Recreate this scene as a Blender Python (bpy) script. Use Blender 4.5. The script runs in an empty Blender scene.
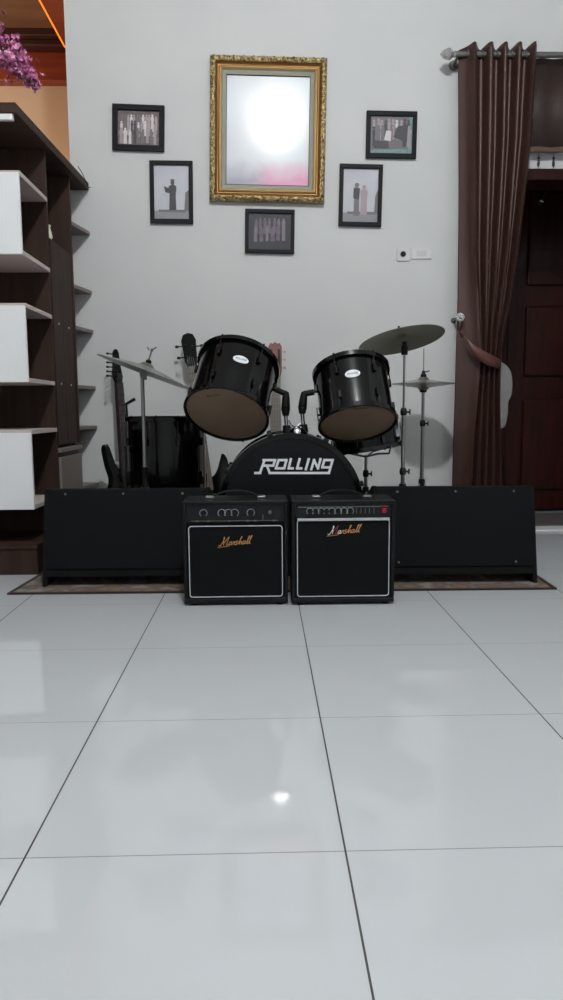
import bpy, math, random
from mathutils import Vector, Matrix, Quaternion

random.seed(7)
C = bpy.context.scene.collection
PI = math.pi
R = math.radians

# ------------------------------------------------------------------ camera
CAM_H, FPX = 0.688, 726.7
_yaw, _pit, _rol = R(1.485), R(7.03), R(-0.352)
_f = Vector((math.sin(_yaw)*math.cos(_pit), math.cos(_yaw)*math.cos(_pit), -math.sin(_pit)))
_r = Vector((math.cos(_yaw), -math.sin(_yaw), 0)); _u = _r.cross(_f)
_r, _u = _r*math.cos(_rol)+_u*math.sin(_rol), -_r*math.sin(_rol)+_u*math.cos(_rol)
cam_d = bpy.data.cameras.new('camera'); cam = bpy.data.objects.new('camera', cam_d); C.objects.link(cam)
cam_d.sensor_fit = 'VERTICAL'; cam_d.sensor_height = 36; cam_d.lens = FPX/1000*36
cam_d.clip_start = 0.02
m = Matrix((_r, _u, -_f)).transposed().to_4x4(); m.translation = (0, 0, CAM_H)
cam.matrix_world = m
bpy.context.scene.camera = cam

# ------------------------------------------------------------------ light and exposure
vs = bpy.context.scene.view_settings
vs.view_transform = 'Standard'; vs.look = 'None'; vs.exposure = 0.0; vs.gamma = 1.0; vs.use_curve_mapping = False
w = bpy.data.worlds.new('world'); bpy.context.scene.world = w; w.use_nodes = True
w.node_tree.nodes['Background'].inputs[0].default_value = (0.72, 0.8, 1, 1)
w.node_tree.nodes['Background'].inputs[1].default_value = 0.04
LAMP = (0.17, 0.62, 3.46)
LAMP_W, LAMP_C = 222, (0.95, 0.985, 1.0)
BACK_LAMPS = [((-2.4, 4.9, 2.7), 24, (1.0, 0.74, 0.54), .08), ((-1.18, 5.6, 1.95), 12, (1.0, 0.66, 0.36), .05)]
FILL_W = 4      # soft bluish fill light, added unseen behind the camera

def point(name, loc, watts, col, rad):
    d = bpy.data.lights.new(name, 'POINT'); d.energy = watts; d.color = col; d.shadow_soft_size = rad
    o = bpy.data.objects.new(name, d); C.objects.link(o); o.location = loc
    return o
point('ceiling_bulb_light', LAMP, LAMP_W, LAMP_C, 0.08)
for l_, w_, c_, r_ in BACK_LAMPS: point('back_room_light', l_, w_, c_, r_)
ad = bpy.data.lights.new('rear_fill_light', 'AREA'); ad.shape = 'RECTANGLE'; ad.size = 1.9; ad.size_y = 1.3
ad.energy = FILL_W; ad.color = (0.80, 0.90, 1.0)
ao = bpy.data.objects.new('rear_fill_light', ad); C.objects.link(ao)
ao.location = (0.9, -2.9, 1.75); ao.rotation_euler = (R(90), 0, 0)

# ------------------------------------------------------------------ helpers
def at(px, py, Y):
    d = _f*FPX + _r*(px-281.5) - _u*(py-500)
    return Vector((0, 0, CAM_H)) + d*(Y/d.y)

def lin(c):
    return tuple((x/255/12.92 if x/255 <= .04045 else ((x/255+.055)/1.055)**2.4) for x in c) + (1,)

def mat(name, rgb, rough=.5, metal=0, spec=.5, noise=None, rgb2=None, scale=(1, 1, 1), bump=0, coat=0, coat_r=.05,
        nscale=8, detail=4, sheen=0, trans=0):
    m_ = bpy.data.materials.new(name); m_.use_nodes = True
    nt = m_.node_tree; b = nt.nodes['Principled BSDF']
    b.inputs['Base Color'].default_value = lin(rgb); b.inputs['Roughness'].default_value = rough
    b.inputs['Metallic'].default_value = metal; b.inputs['Specular IOR Level'].default_value = spec
    b.inputs['Coat Weight'].default_value = coat; b.inputs['Coat Roughness'].default_value = coat_r
    b.inputs['Sheen Weight'].default_value = sheen
    b.inputs['Transmission Weight'].default_value = trans
    if rgb2 or bump:
        tc = nt.nodes.new('ShaderNodeTexCoord'); mp = nt.nodes.new('ShaderNodeMapping')
        mp.inputs['Scale'].default_value = scale
        n = nt.nodes.new('ShaderNodeTexNoise'); n.inputs['Scale'].default_value = nscale; n.inputs['Detail'].default_value = detail
        nt.links.new(tc.outputs['Object'], mp.inputs[0]); nt.links.new(mp.outputs[0], n.inputs['Vector'])
        if rgb2:
            cr = nt.nodes.new('ShaderNodeValToRGB')
            cr.color_ramp.elements[0].position = .35; cr.color_ramp.elements[1].position = .68
            cr.color_ramp.elements[0].color = lin(rgb); cr.color_ramp.elements[1].color = lin(rgb2)
            nt.links.new(n.outputs['Fac'], cr.inputs[0]); nt.links.new(cr.outputs[0], b.inputs['Base Color'])
        if bump:
            bp = nt.nodes.new('ShaderNodeBump'); bp.inputs['Strength'].default_value = bump; bp.inputs['Distance'].default_value = .01
            nt.links.new(n.outputs['Fac'], bp.inputs['Height']); nt.links.new(bp.outputs[0], b.inputs['Normal'])
    return m_

def emit(name, rgb, s):
    m_ = mat(name, rgb); b = m_.node_tree.nodes['Principled BSDF']
    b.inputs['Emission Color'].default_value = lin(rgb); b.inputs['Emission Strength'].default_value = s
    return m_

class MB:
    """collects shapes; build() links them as one mesh object"""
    def __init__(s, M=None): s.v = []; s.f = []; s.mi = []; s.M = M or Matrix.Identity(4); s.k = 0
    def add(s, vs_, fs, M=None):
        T = s.M @ M if M is not None else s.M
        o = len(s.v); s.v += [T @ Vector(p) for p in vs_]
        for f in fs: s.f.append([o+i for i in f]); s.mi.append(s.k)
        return s
    def box(s, a, b, M=None):
        (x0, y0, z0), (x1, y1, z1) = [tuple(min(p) for p in zip(a, b)), tuple(max(p) for p in zip(a, b))]
        return s.add([(x0,y0,z0),(x1,y0,z0),(x1,y1,z0),(x0,y1,z0),(x0,y0,z1),(x1,y0,z1),(x1,y1,z1),(x0,y1,z1)],
                     [(0,3,2,1),(4,5,6,7),(0,1,5,4),(1,2,6,5),(2,3,7,6),(3,0,4,7)], M)
    def prism(s, pts, d, M=None):
        """pts in local XZ plane, extruded from y=0 to y=d"""
        n = len(pts); A = sum(pts[i][0]*pts[(i+1)%n][1]-pts[(i+1)%n][0]*pts[i][1] for i in range(n))
        if A < 0: pts = pts[::-1]
        vv = [(x, 0, z) for x, z in pts]+[(x, d, z) for x, z in pts]
        ff = [tuple(range(n)), tuple(range(2*n-1, n-1, -1))]+[((i+1)%n, i, n+i, n+(i+1)%n) for i in range(n)]
        if d < 0: ff = [f[::-1] for f in ff]
        return s.add(vv, ff, M)
    def lathe(s, prof, n=32, M=None):
        """profile of (r, z) round local Z"""
        vv = []; ff = []; rings = []
        for r_, z in prof:
            if r_ < 1e-6: rings.append([len(vv)]); vv.append((0, 0, z))
            else:
                rings.append(list(range(len(vv), len(vv)+n)))
                vv += [(r_*math.cos(2*PI*i/n), r_*math.sin(2*PI*i/n), z) for i in range(n)]
        for a, b in zip(rings, rings[1:]):
            for i in range(n):
                j = (i+1) % n
                if len(a) == 1 and len(b) == 1: continue
                if len(a) == 1: ff.append((a[0], b[j], b[i]))
                elif len(b) == 1: ff.append((a[i], a[j], b[0]))
                else: ff.append((a[i], a[j], b[j], b[i]))
        return s.add(vv, ff, M)
    def tube(s, path, r_, n=8, M=None, caps=True):
        P = [Vector(p) for p in path]; rr = r_ if isinstance(r_, (list, tuple)) else [r_]*len(P)
        vv = []; ff = []; up = None
        for i, p in enumerate(P):
            t = (P[min(i+1, len(P)-1)]-P[max(i-1, 0)]).normalized()
            if up is None: up = t.orthogonal().normalized()
            up = (up - t*up.dot(t)); up = up.normalized() if up.length > 1e-6 else t.orthogonal().normalized()
            q = t.cross(up)
            vv += [p+(up*math.cos(2*PI*k/n)+q*math.sin(2*PI*k/n))*rr[i] for k in range(n)]
        for i in range(len(P)-1):
            for k in range(n):
                j = (k+1) % n; ff.append((i*n+k, i*n+j, (i+1)*n+j, (i+1)*n+k))
        if caps: ff.append(tuple(range(n-1, -1, -1))); ff.append(tuple(range((len(P)-1)*n, len(P)*n)))
        return s.add(vv, ff, M)
    def torus(s, Rr, r_, n=48, k=8, M=None, z=0):
        vv = []; ff = []
        for i in range(n):
            a = 2*PI*i/n
            for j in range(k):
                b = 2*PI*j/k; q = Rr+r_*math.cos(b); vv.append((q*math.cos(a), q*math.sin(a), z+r_*math.sin(b)))
        for i in range(n):
            for j in range(k):
                ff.append((i*k+j, ((i+1)%n)*k+j, ((i+1)%n)*k+(j+1)%k, i*k+(j+1)%k))
        return s.add(vv, ff, M)
    def ball(s, c, r_, n=16, sc=(1, 1, 1)):
        prof = [(math.sin(PI*i/8), -math.cos(PI*i/8)) for i in range(9)]
        return s.lathe([(r_*a, r_*b) for a, b in prof], n, Matrix.Translation(c) @ Matrix.Diagonal((*sc, 1)))
    def build(s, name, mats, parent=None, smooth=40, bevel=0):
        me = bpy.data.meshes.new(name); me.from_pydata([tuple(p) for p in s.v], [], s.f)
        for q in (mats if isinstance(mats, (list, tuple)) else [mats]): me.materials.append(q)
        for p, k in zip(me.polygons, s.mi): p.material_index = k
        me.validate(); me.update()
        if smooth: me.shade_smooth(); me.set_sharp_from_angle(angle=R(smooth))
        o = bpy.data.objects.new(name, me); C.objects.link(o)
        if parent: o.parent = parent
        if bevel:
            bv = o.modifiers.new('bevel', 'BEVEL'); bv.width = bevel; bv.segments = 2; bv.limit_method = 'ANGLE'; bv.angle_limit = R(50)
        return o

def tag(o, label, cat=None, group=None):
    o['label'] = label
    if cat: o['category'] = cat
    if group: o['group'] = group
    return o
def thing(name, label, cat, M=None, group=None):
    o = bpy.data.objects.new(name, None); C.objects.link(o); o.empty_display_size = .05
    if M is not None: o.matrix_world = M if isinstance(M, Matrix) else Matrix.Translation(M)
    return tag(o, label, cat, group)
def struct(name, mb, mt, parent=None, **k):
    o = mb.build(name, mt, parent, **k)
    if parent is None: o['kind'] = 'structure'
    return o
def copy_tree(o, parent=None):
    c = o.copy(); C.objects.link(c)
    if parent: c.parent = parent
    for ch in list(o.children): copy_tree(ch, c)
    return c
def T(*p): return Matrix.Translation(Vector(p[0]) if len(p) == 1 else Vector(p))
def RX(a): return Matrix.Rotation(R(a), 4, 'X')
def RY(a): return Matrix.Rotation(R(a), 4, 'Y')
def RZ(a): return Matrix.Rotation(R(a), 4, 'Z')
def aim(p, d, up=None):
    """matrix at p whose local Z points along d"""
    return T(p) @ Vector(d).to_track_quat('Z', 'Y').to_matrix().to_4x4()
def cyl(mb, p0, p1, r0, r1=None, n=16):
    return mb.tube([p0, p1], [r0, r0 if r1 is None else r1], n)
def spline(pts, k=6, closed=True):
    n = len(pts); out = []
    for i in range(n if closed else n-1):
        g = lambda j: Vector(pts[j % n] if closed else pts[max(0, min(n-1, j))])
        p0, p1, p2, p3 = g(i-1), g(i), g(i+1), g(i+2)
        for j in range(k):
            t = j/k
            out.append(tuple(.5*((2*p1)+(p2-p0)*t+(2*p0-5*p1+4*p2-p3)*t*t+(3*p1-p0-3*p2+p3)*t**3)))
    if not closed: out.append(tuple(pts[-1]))
    return out
_st = 0
def strokes(mb, lines, wd, d, M, zoff=0):
    """flat lettering: every segment a thin slab in the local XZ plane"""
    for ln in lines:
        for a, b in zip(ln, ln[1:]):
            a, b = Vector(a), Vector(b); t = (b-a)
            if t.length < 1e-9: continue
            t.normalize(); q = Vector((-t.y, t.x))*wd/2; a2, b2 = a-t*wd*.45, b+t*wd*.45
            global _st; _st = (_st+1) % 40; e_ = _st*2.5e-5*(1 if d < 0 else -1)
            mb.prism([tuple(a2+q), tuple(a2-q), tuple(b2-q), tuple(b2+q)], d, M @ T(0, -abs(e_), 0))
    return mb
def text_mesh(mb, s_, size, M, shear=0, ex=.0004):
    cu = bpy.data.curves.new('t', 'FONT'); cu.body = s_; cu.size = size; cu.shear = shear; cu.align_x = 'CENTER'; cu.align_y = 'CENTER'
    cu.extrude = ex; cu.resolution_u = 2
    o = bpy.data.objects.new('t', cu); C.objects.link(o)
    me = bpy.data.meshes.new_from_object(o.evaluated_get(bpy.context.evaluated_depsgraph_get()))
    mb.add([tuple(v.co) for v in me.vertices], [tuple(p.vertices) for p in me.polygons], M)
    bpy.data.objects.remove(o); bpy.data.curves.remove(cu); bpy.data.meshes.remove(me)
    return mb

# ------------------------------------------------------------------ materials
def tile_mat():
    m_ = mat('glossy_white_tile', (208, 210, 214), .03, spec=.5); nt = m_.node_tree; b = nt.nodes['Principled BSDF']
    tc = nt.nodes.new('ShaderNodeTexCoord'); sp = nt.nodes.new('ShaderNodeSeparateXYZ'); nt.links.new(tc.outputs['Object'], sp.inputs[0])
    def math_(op, a, b_=None, c=None):
        n = nt.nodes.new('ShaderNodeMath'); n.operation = op
        for i, q in enumerate((a, b_, c)):
            if q is None: continue
            if isinstance(q, (int, float)): n.inputs[i].default_value = q
            else: nt.links.new(q, n.inputs[i])
        return n.outputs[0]
    def line(sock, off, half):
        a = math_('SUBTRACT', sock, off); a = math_('DIVIDE', a, .5); a = math_('FRACT', a)
        a = math_('SUBTRACT', a, .5); a = math_('ABSOLUTE', a); return math_('GREATER_THAN', a, .5-half/.5)
    jx = line(sp.outputs[0], -.3753, .0016); jy = line(sp.outputs[1], 1.063, .0011)
    # cross joints are filled whiter than the long ones
    n = nt.nodes.new('ShaderNodeTexNoise'); n.inputs['Scale'].default_value = 2.2; n.inputs['Detail'].default_value = 3
    nt.links.new(tc.outputs['Object'], n.inputs['Vector'])
    base = nt.nodes.new('ShaderNodeMix'); base.data_type = 'RGBA'
    base.inputs[6].default_value = lin((185, 188, 191)); base.inputs[7].default_value = lin((194, 197, 200)); nt.links.new(n.outputs['Fac'], base.inputs[0])
    m1 = nt.nodes.new('ShaderNodeMix'); m1.data_type = 'RGBA'; nt.links.new(jy, m1.inputs[0])
    nt.links.new(base.outputs[2], m1.inputs[6]); m1.inputs[7].default_value = lin((128, 124, 122))
    m2 = nt.nodes.new('ShaderNodeMix'); m2.data_type = 'RGBA'; nt.links.new(jx, m2.inputs[0])
    nt.links.new(m1.outputs[2], m2.inputs[6]); m2.inputs[7].default_value = lin((58, 54, 54))
    nt.links.new(m2.outputs[2], b.inputs['Base Color'])
    jj = math_('MAXIMUM', jx, jy); rr = math_('MULTIPLY_ADD', jj, .6, .03); nt.links.new(rr, b.inputs['Roughness'])
    n2 = nt.nodes.new('ShaderNodeTexNoise'); n2.inputs['Scale'].default_value = 1.7; nt.links.new(tc.outputs['Object'], n2.inputs['Vector'])
    bp = nt.nodes.new('ShaderNodeBump'); bp.inputs['Strength'].default_value = .012; bp.inputs['Distance'].default_value = .02
    nt.links.new(n2.outputs['Fac'], bp.inputs['Height']); nt.links.new(bp.outputs[0], b.inputs['Normal'])
    return m_

M_wall = mat('white_wall_paint', (205, 205, 205), .6, rgb2=(209, 209, 208), nscale=3, bump=.02)
M_ceil = mat('white_ceiling_paint', (222, 222, 220), .8)
M_tile = tile_mat()
M_peach = mat('peach_wall_paint', (205, 178, 150), .7)
M_redwood = mat('red_stained_wood', (120, 48, 24), .35, rgb2=(146, 62, 30), scale=(1, 6, 8), nscale=3)
M_panelwood = mat('grey_brown_panel', (112, 84, 64), .5, rgb2=(128, 98, 76), scale=(1, 5, 1), nscale=2)
M_doorwood = mat('dark_red_door_wood', (38, 13, 10), .3, spec=.15, rgb2=(50, 18, 14), scale=(8, 8, .7), nscale=4)
M_brown = mat('walnut_laminate', (50, 37, 32), .6, spec=.12, rgb2=(62, 46, 39), scale=(6, 6, .6), nscale=5)
M_brownh = mat('walnut_laminate_boards', (56, 42, 36), .6, spec=.12, rgb2=(68, 52, 44), scale=(1, 7, 7), nscale=4)
M_white = mat('white_laminate', (226, 227, 228), .35)
M_pale = mat('pale_board_edge', (190, 178, 172), .5)
M_greylam = mat('beige_grey_laminate', (120, 110, 104), .45)
M_black = mat('black_lacquer', (5, 5, 6), .12, spec=.4)
M_blackmat = mat('black_rubber', (9, 9, 9), .5, spec=.3)
M_vinyl = mat('black_vinyl', (9, 11, 12), .5, spec=.25, bump=.15, nscale=240)
M_carpet = mat('black_speaker_carpet', (13, 13, 14), .8, spec=.15, bump=.15, nscale=300)
M_grill = mat('black_grille_cloth', (9, 12, 14), .8, spec=.15, rgb2=(5, 7, 8), nscale=420)
M_panel = mat('dark_control_panel', (14, 17, 19), .35, spec=.3)
M_chrome = mat('chrome', (200, 200, 204), .14, 1)
M_darkchrome = mat('dark_chrome', (70, 70, 74), .25, 1)
M_steel = mat('brushed_steel_tube', (150, 150, 152), .3, 1)
M_greymetal = mat('dull_grey_metal', (120, 118, 116), .4, .8)
M_brass = mat('dull_bronze_cymbal', (118, 116, 100), .34, .85, rgb2=(138, 134, 116), nscale=5)
M_brassd = mat('dark_grey_cymbal', (128, 128, 122), .3, .85, rgb2=(150, 150, 142), nscale=4)
M_head = mat('tan_drum_head', (126, 106, 88), .45, rgb2=(138, 118, 98), nscale=6)
M_headw = mat('white_drum_head', (205, 203, 198), .5)
M_headb = mat('black_drum_head', (8, 9, 12), .45, spec=.25)
M_ink = mat('white_print', (224, 226, 230), .5)
M_blackink = mat('black_print', (16, 14, 14), .5)
M_gold = mat('gold_script', (206, 150, 96), .35, .4)
M_silver = mat('silver_trim', (190, 192, 194), .3, .5)
M_piping = mat('white_piping', (196, 200, 204), .5)
M_red = mat('red_plastic', (150, 22, 44), .4)
M_gilt = mat('gilt_carving', (98, 70, 28), .25, .5, rgb2=(226, 204, 150), nscale=75, bump=1.0)
M_giltlt = mat('pale_gilt_band', (214, 178, 118), .35, .4)
M_giltdk = mat('dark_gilt_cove', (112, 74, 26), .35, .5)
M_liner = mat('grey_green_liner', (142, 140, 124), .5)
M_frame = mat('black_photo_frame', (30, 30, 34), .5, spec=.12)
M_fabric = mat('brown_satin_curtain', (62, 38, 32), .46, metal=.4, spec=.7, rgb2=(70, 44, 37), scale=(40, 1, .4), nscale=3)
M_valance = mat('brown_valance_cloth', (44, 27, 21), .6)
M_cloth = mat('pale_grey_cloth', (124, 125, 123), .9, bump=.5, nscale=30)
M_neck = mat('dark_rosewood', (46, 38, 36), .5)
M_neckgrey = mat('worn_grey_brown_neck', (96, 86, 78), .5)
M_redhead = mat('red_brown_headstock', (112, 52, 44), .3)
M_pine = mat('light_spruce', (176, 150, 122), .35, rgb2=(188, 162, 132), scale=(20, 1, 1), nscale=4)
M_pegs = mat('pale_peg_buttons', (186, 176, 158), .4)
M_pick = mat('cream_pickup', (170, 170, 168), .4)
M_plast = mat('white_switch_plastic', (214, 214, 212), .35)
M_plastg = mat('grey_switch_plastic', (198, 199, 200), .4)
M_glass = mat('acrylic_finial', (206, 204, 204), .08, .7)

def rug_mat():
    m_ = mat('woven_rug', (120, 100, 84), .95); nt = m_.node_tree; b = nt.nodes['Principled BSDF']
    tc = nt.nodes.new('ShaderNodeTexCoord')
    v = nt.nodes.new('ShaderNodeTexVoronoi'); v.inputs['Scale'].default_value = 16; nt.links.new(tc.outputs['Object'], v.inputs['Vector'])
    n = nt.nodes.new('ShaderNodeTexNoise'); n.inputs['Scale'].default_value = 9; nt.links.new(tc.outputs['Object'], n.inputs['Vector'])
    ad_ = nt.nodes.new('ShaderNodeMath'); ad_.operation = 'MULTIPLY'; nt.links.new(v.outputs[0], ad_.inputs[0]); nt.links.new(n.outputs[0], ad_.inputs[1])
    cr = nt.nodes.new('ShaderNodeValToRGB'); e = cr.color_ramp.elements
    e[0].position = .1; e[0].color = lin((112, 92, 74)); e[1].position = .45; e[1].color = lin((122, 116, 110))
    k = e.new(.24); k.color = lin((84, 72, 64)); nt.links.new(ad_.outputs[0], cr.inputs[0]); nt.links.new(cr.outputs[0], b.inputs['Base Color'])
    return m_
M_rug = rug_mat()
M_rugb = mat('dark_rug_binding', (46, 32, 28), .95)

# ------------------------------------------------------------------ the room
WY = 4.05                        # back wall plane
WL = -1.0                        # left end of the back wall
DX0, DZ = 1.22, 1.90             # doorway: left jamb, clear height
XR, XL, YR, ZC = 2.62, -3.9, -3.0, 3.62
struct('floor', MB().box((XL-.1, YR-.1, -.05), (XR+.1, 6.1, 0)), M_tile, smooth=0)
struct('wall_back', MB().box((WL, WY, 0), (DX0, WY+.14, ZC)).box((-1.06, WY, 0), (WL, WY+.14, 1.87)).box((DX0, WY, DZ+.055), (2.30, WY+.14, ZC)).box((2.30, WY, 0), (XR, WY+.14, ZC)), M_wall, smooth=0)
struct('wall_right', MB().box((XR, YR, 0), (XR+.1, 6.0, ZC)), M_wall, smooth=0)
struct('wall_left', MB().box((XL-.1, YR, 0), (XL, 6.0, ZC)), M_wall, smooth=0)
struct('wall_rear', MB().box((XL, YR-.1, 0), (-.15, YR, ZC)).box((1.95, YR-.1, 0), (XR, YR, ZC)).box((-.15, YR-.1, 0), (1.95, YR, 1.0)).box((-.15, YR-.1, 2.5), (1.95, YR, ZC)), M_wall, smooth=0)
wn = struct('window_1', MB().box((-.15, YR-.06, 1.0), (-.09, YR, 2.5)).box((1.89, YR-.06, 1.0), (1.95, YR, 2.5)).box((-.15, YR-.06, 1.0), (1.95, YR, 1.06)).box((-.15, YR-.06, 2.44), (1.95, YR, 2.5)).box((.87, YR-.06, 1.0), (.93, YR, 2.5)), M_doorwood, smooth=0)
wp = MB().box((-.09, YR-.04, 1.06), (1.89, YR-.035, 2.44)).build('window_pane', mat('window_glass', (230, 235, 240), .05, trans=1), wn, smooth=0)
struct('ceiling', MB().box((XL, YR, ZC), (XR, WY+.14, ZC+.1)), M_ceil, smooth=0)

# room seen past the left end of the wall
struct('wall_far', MB().box((XL, 6.0, 0), (XR, 6.1, ZC+.4)), M_peach, smooth=0)
zb0 = at(40, 80.5, 5.9).z; zb1 = at(40, 52, 5.9).z
struct('trim_1', MB().box((XL, 5.9, zb0), (DX0-.2, 6.0, zb1)), M_redwood, smooth=0, bevel=.004)
zc1 = at(40, 42, 5.84).z
struct('trim_2', MB().box((XL, 5.80, zb1), (DX0-.2, 6.0, zc1)).box((XL, 5.74, zc1), (DX0-.2, 6.0, zc1+.05)), mat('dark_cornice_wood', (62, 30, 22), .4), smooth=0, bevel=.006)
lx = at(64, 47, 5.75).x; zl = at(64, 47, 5.75).z
struct('ceiling_far', MB().box((XL, WY+.14, zc1+.05), (lx, 5.98, zc1+.14)), M_panelwood, smooth=0)
struct('ceiling_lower', MB().box((lx+.012, WY+.14, zl), (DX0-.2, 5.76, zc1+.14)), M_redwood, smooth=0)
struct('trim_3', MB().box((lx, WY+.16, zl), (lx+.012, 5.76, zl+.03)), emit('warm_led_strip', (255, 140, 40), 1.0), smooth=0)
struct('trim_5', MB().box((XL, WY, zc1+.03), (WL, WY+.15, ZC+.1)), M_wall, smooth=0)
# partition closing the back room from the entry
struct('wall_entry', MB().box((DX0-.2, WY+.14, 0), (DX0-.12, 6.0, ZC)), M_wall, smooth=0)

# entry: frame, threshold and a pair of dark doors in the deep recess
struct('trim_4', MB().box((DX0, WY-.03, DZ), (2.30, WY+.15, DZ+.06)).box((DX0, WY-.03, 0), (DX0+.06, WY+.15, DZ)).box((2.24, WY-.03, 0), (2.30, WY+.15, DZ)), M_doorwood, smooth=0, bevel=.006)
struct('threshold', MB().box((DX0+.06, WY-.05, 0), (2.24, WY+.08, .012)), mat('pale_threshold_stone', (226, 226, 226), .3), smooth=0, bevel=.004)['kind'] = 'structure'
dr = MB(); DYp = 4.78
dr.box((DX0-.12, DYp+.02, 0.02), (XR, DYp+.06, 2.2))
d1 = struct('door_1', dr, M_doorwood, smooth=0)
pn = MB()
for x0 in (1.25, 1.72, 2.17):
    for z0, z1 in ((.15, .75), (.9, 1.35), (1.48, 2.05)):
        pn.box((x0, DYp-.002, z0), (x0+.36, DYp+.02, z1))
pn.build('door_panel', M_doorwood, d1, smooth=0, bevel=.012)
dc = at(544, 194, DYp-.02)  # tilted chrome block added in place of a lamp highlight on the door
MB().box((-.012, -.02, -.055), (.016, .02, .055), T(dc) @ RY(25)).build('door_glint', M_chrome, d1, smooth=0, bevel=.004)
hd = MB(); hd.tube([(2.12, DYp+.01, 1.0), (2.12, DYp-.06, 1.0), (2.02, DYp-.06, 1.0)], .01)
hd.build('door_handle', M_chrome, d1)
struct('wall_recess', MB().box((DX0-.12, DYp+.06, 2.2), (XR, DYp+.1, ZC)).box((DX0-.12, WY+.14, 2.3), (XR, DYp+.06, 2.36)), M_doorwood, smooth=0)

mt_ = MB(); mt_.prism([(x, z) for x, z in [(1.30, .001), (2.20, .001), (2.20, .010), (1.30, .010)]], .46, T(0, 4.22, 0))  # thin dark slab added to darken the recess floor where shade falls
tag(mt_.build('shade_slab', mat('recess_shade_grey', (84, 80, 78), .95, bump=.6, nscale=200), smooth=0, bevel=.003), 'dark grey slab added as shade on the floor in front of the dark door', 'shade_slab')

# ------------------------------------------------------------------ ceiling lamp above the camera
lt = thing('ceiling_lamp', 'round white ceiling lamp holding a bare bulb above the tiled floor', 'lamp', (LAMP[0], LAMP[1], ZC))
MB().lathe([(0, 0), (.07, 0), (.075, -.012), (.05, -.02), (.03, -.022), (0, -.022)], 32).build('ceiling_plate', M_plast, lt)

# ------------------------------------------------------------------ shelving unit on the left
ZS = [1.862, 1.641, 1.334, 1.127, .827, .614, .301, .131]   # board top heights
XS, Y0, Y1, Y2, Y3 = -.955, 3.05, 3.44, 3.82, 4.045
ZM = 1.47
sh = thing('shelving_unit', 'tall dark brown room-divider shelving unit with white doors against the left end of the wall', 'shelf', (-1.4, 3.05, 0))
so = lambda mb: mb
def SB(): return MB(T(1.4, -3.05, 0))
top = SB(); n_ = 10
top.prism([(-2.05, 0), (XS+.005, 0), (XS+.005, 0.001), (XS+.005, .03), (-2.05, .03)], 0.001, T(0, Y0-.01, ZS[0]))
top = SB()
vt = [(-2.05, Y0-.02), (XS+.004, Y0-.02), (-.905, Y3), (-2.05, Y3)]
top.add([(x, y, ZS[0]-.012) for x, y in vt]+[(x, y, ZS[0]+.026) for x, y in vt], [(0,3,2,1),(4,5,6,7),(0,1,5,4),(1,2,6,5),(2,3,7,6),(3,0,4,7)])
top.build('top_board', M_brownh, sh, smooth=0, bevel=.002)
SB().box((-2.05, Y0-.014, ZS[0]-.036), (XS-.012, Y0+.006, ZS[0]-.014)).build('top_rail', M_white, sh, smooth=0)
for z in ZS[1:]:
    SB().box((-2.05, Y0+.002, z-.018), (XS, Y1-.012, z)).build('shelf', [M_pale if z > .2 else M_brown], sh, smooth=0, bevel=.001)
    if z > .2:
        ys_ = Y2+.012 if z > .5 else Y2+.045
        v4 = [(-1.03, ys_), (XS+.008, ys_), (-.908, Y3), (-1.03, Y3)]
        SB().add([(x, y, z-.020) for x, y in v4]+[(x, y, z-.002) for x, y in v4], [(0,3,2,1),(4,5,6,7),(0,1,5,4),(1,2,6,5),(2,3,7,6),(3,0,4,7)]).build('corner_shelf', M_greylam, sh, smooth=0, bevel=.001)
SB().box((-2.05, Y1-.010, .02), (XS-.004, Y1+.008, ZS[0]-.014)).build('back_panel', M_brown, sh, smooth=0)
SB().box((-2.05, Y0, 0), (-2.03, Y1, ZS[0]-.014)).build('side_panel', M_brown, sh, smooth=0)
SB().box((-2.03, Y0+.01, 0), (XS-.005, Y0+.03, .112)).box((XS-.022, Y0+.03, 0), (XS-.005, Y1-.012, .112)).build('plinth', M_brown, sh, smooth=0)
for z1, z0 in ((ZS[1], ZS[2]), (ZS[3], ZS[4]), (ZS[5], ZS[6])):
    d = SB().box((-1.52, Y0-.016, z0-.018), (XS+.001, Y0, z1-.012)).build('cabinet_door', M_white, sh, smooth=0, bevel=.0015)
    d['label'] = 'white flat door'
    SB().box((-2.03, Y0-.016, z0-.018), (-1.525, Y0, z1-.012)).build('cabinet_door', M_white, sh, smooth=0, bevel=.0015)['label'] = 'white flat door'
# middle column: closed below, open niche above
SB().box((-1.34, Y1+.009, .53), (XS-.002, Y1+.018, ZM)).box((-1.34, Y1+.01, .53), (-1.32, Y2, ZS[0]-.014)).box((-1.34, Y1+.01, ZM-.018), (XS-.002, Y2-.018, ZM)).build('column_carcass', M_brown, sh, smooth=0)
SB().box((-1.34, Y2-.016, .53), (XS+.006, Y2+.006, ZS[0]-.014)).build('partition_panel', M_brown, sh, smooth=0)
YM = 3.61
for a, b in ((Y1+.009, YM-.002), (YM+.002, Y2-.018)):
    dd = SB().box((XS-.016, a, .53), (XS, b, ZM+.002)).build('column_door', M_brown, sh, smooth=0, bevel=.002)
    for z_ in (.82, 1.1): SB().lathe([(0, 0), (.004, 0), (.005, .004), (0, .006)], 12, T(XS, (a+b)/2, z_) @ RY(90)).build('cover_cap', M_pale, dd)
SB().box((-1.045, Y2+.006, 0), (-1.03, Y3, ZS[0]-.014)).build('end_panel', M_brown, sh, smooth=0)

lc = thing('low_cabinet', 'low grey-beige cabinet with dark slot below its top, beside the brown shelf column', 'cabinet', (-.93, 3.66, 0))
def LB(): return MB(T(.93, -3.66, 0))
cz = .518
LB().box((-1.30, 3.455, 0), (-.949, 3.850, cz-.045)).build('body', M_greylam, lc, smooth=0, bevel=.003)
LB().box((-1.29, 3.465, cz-.045), (-.960, 3.840, cz-.022)).build('slot', M_blackmat, lc, smooth=0)
LB().box((-1.30, 3.452, cz-.022), (-.945, 3.856, cz)).build('top_panel', M_greylam, lc, smooth=0, bevel=.002)

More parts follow.
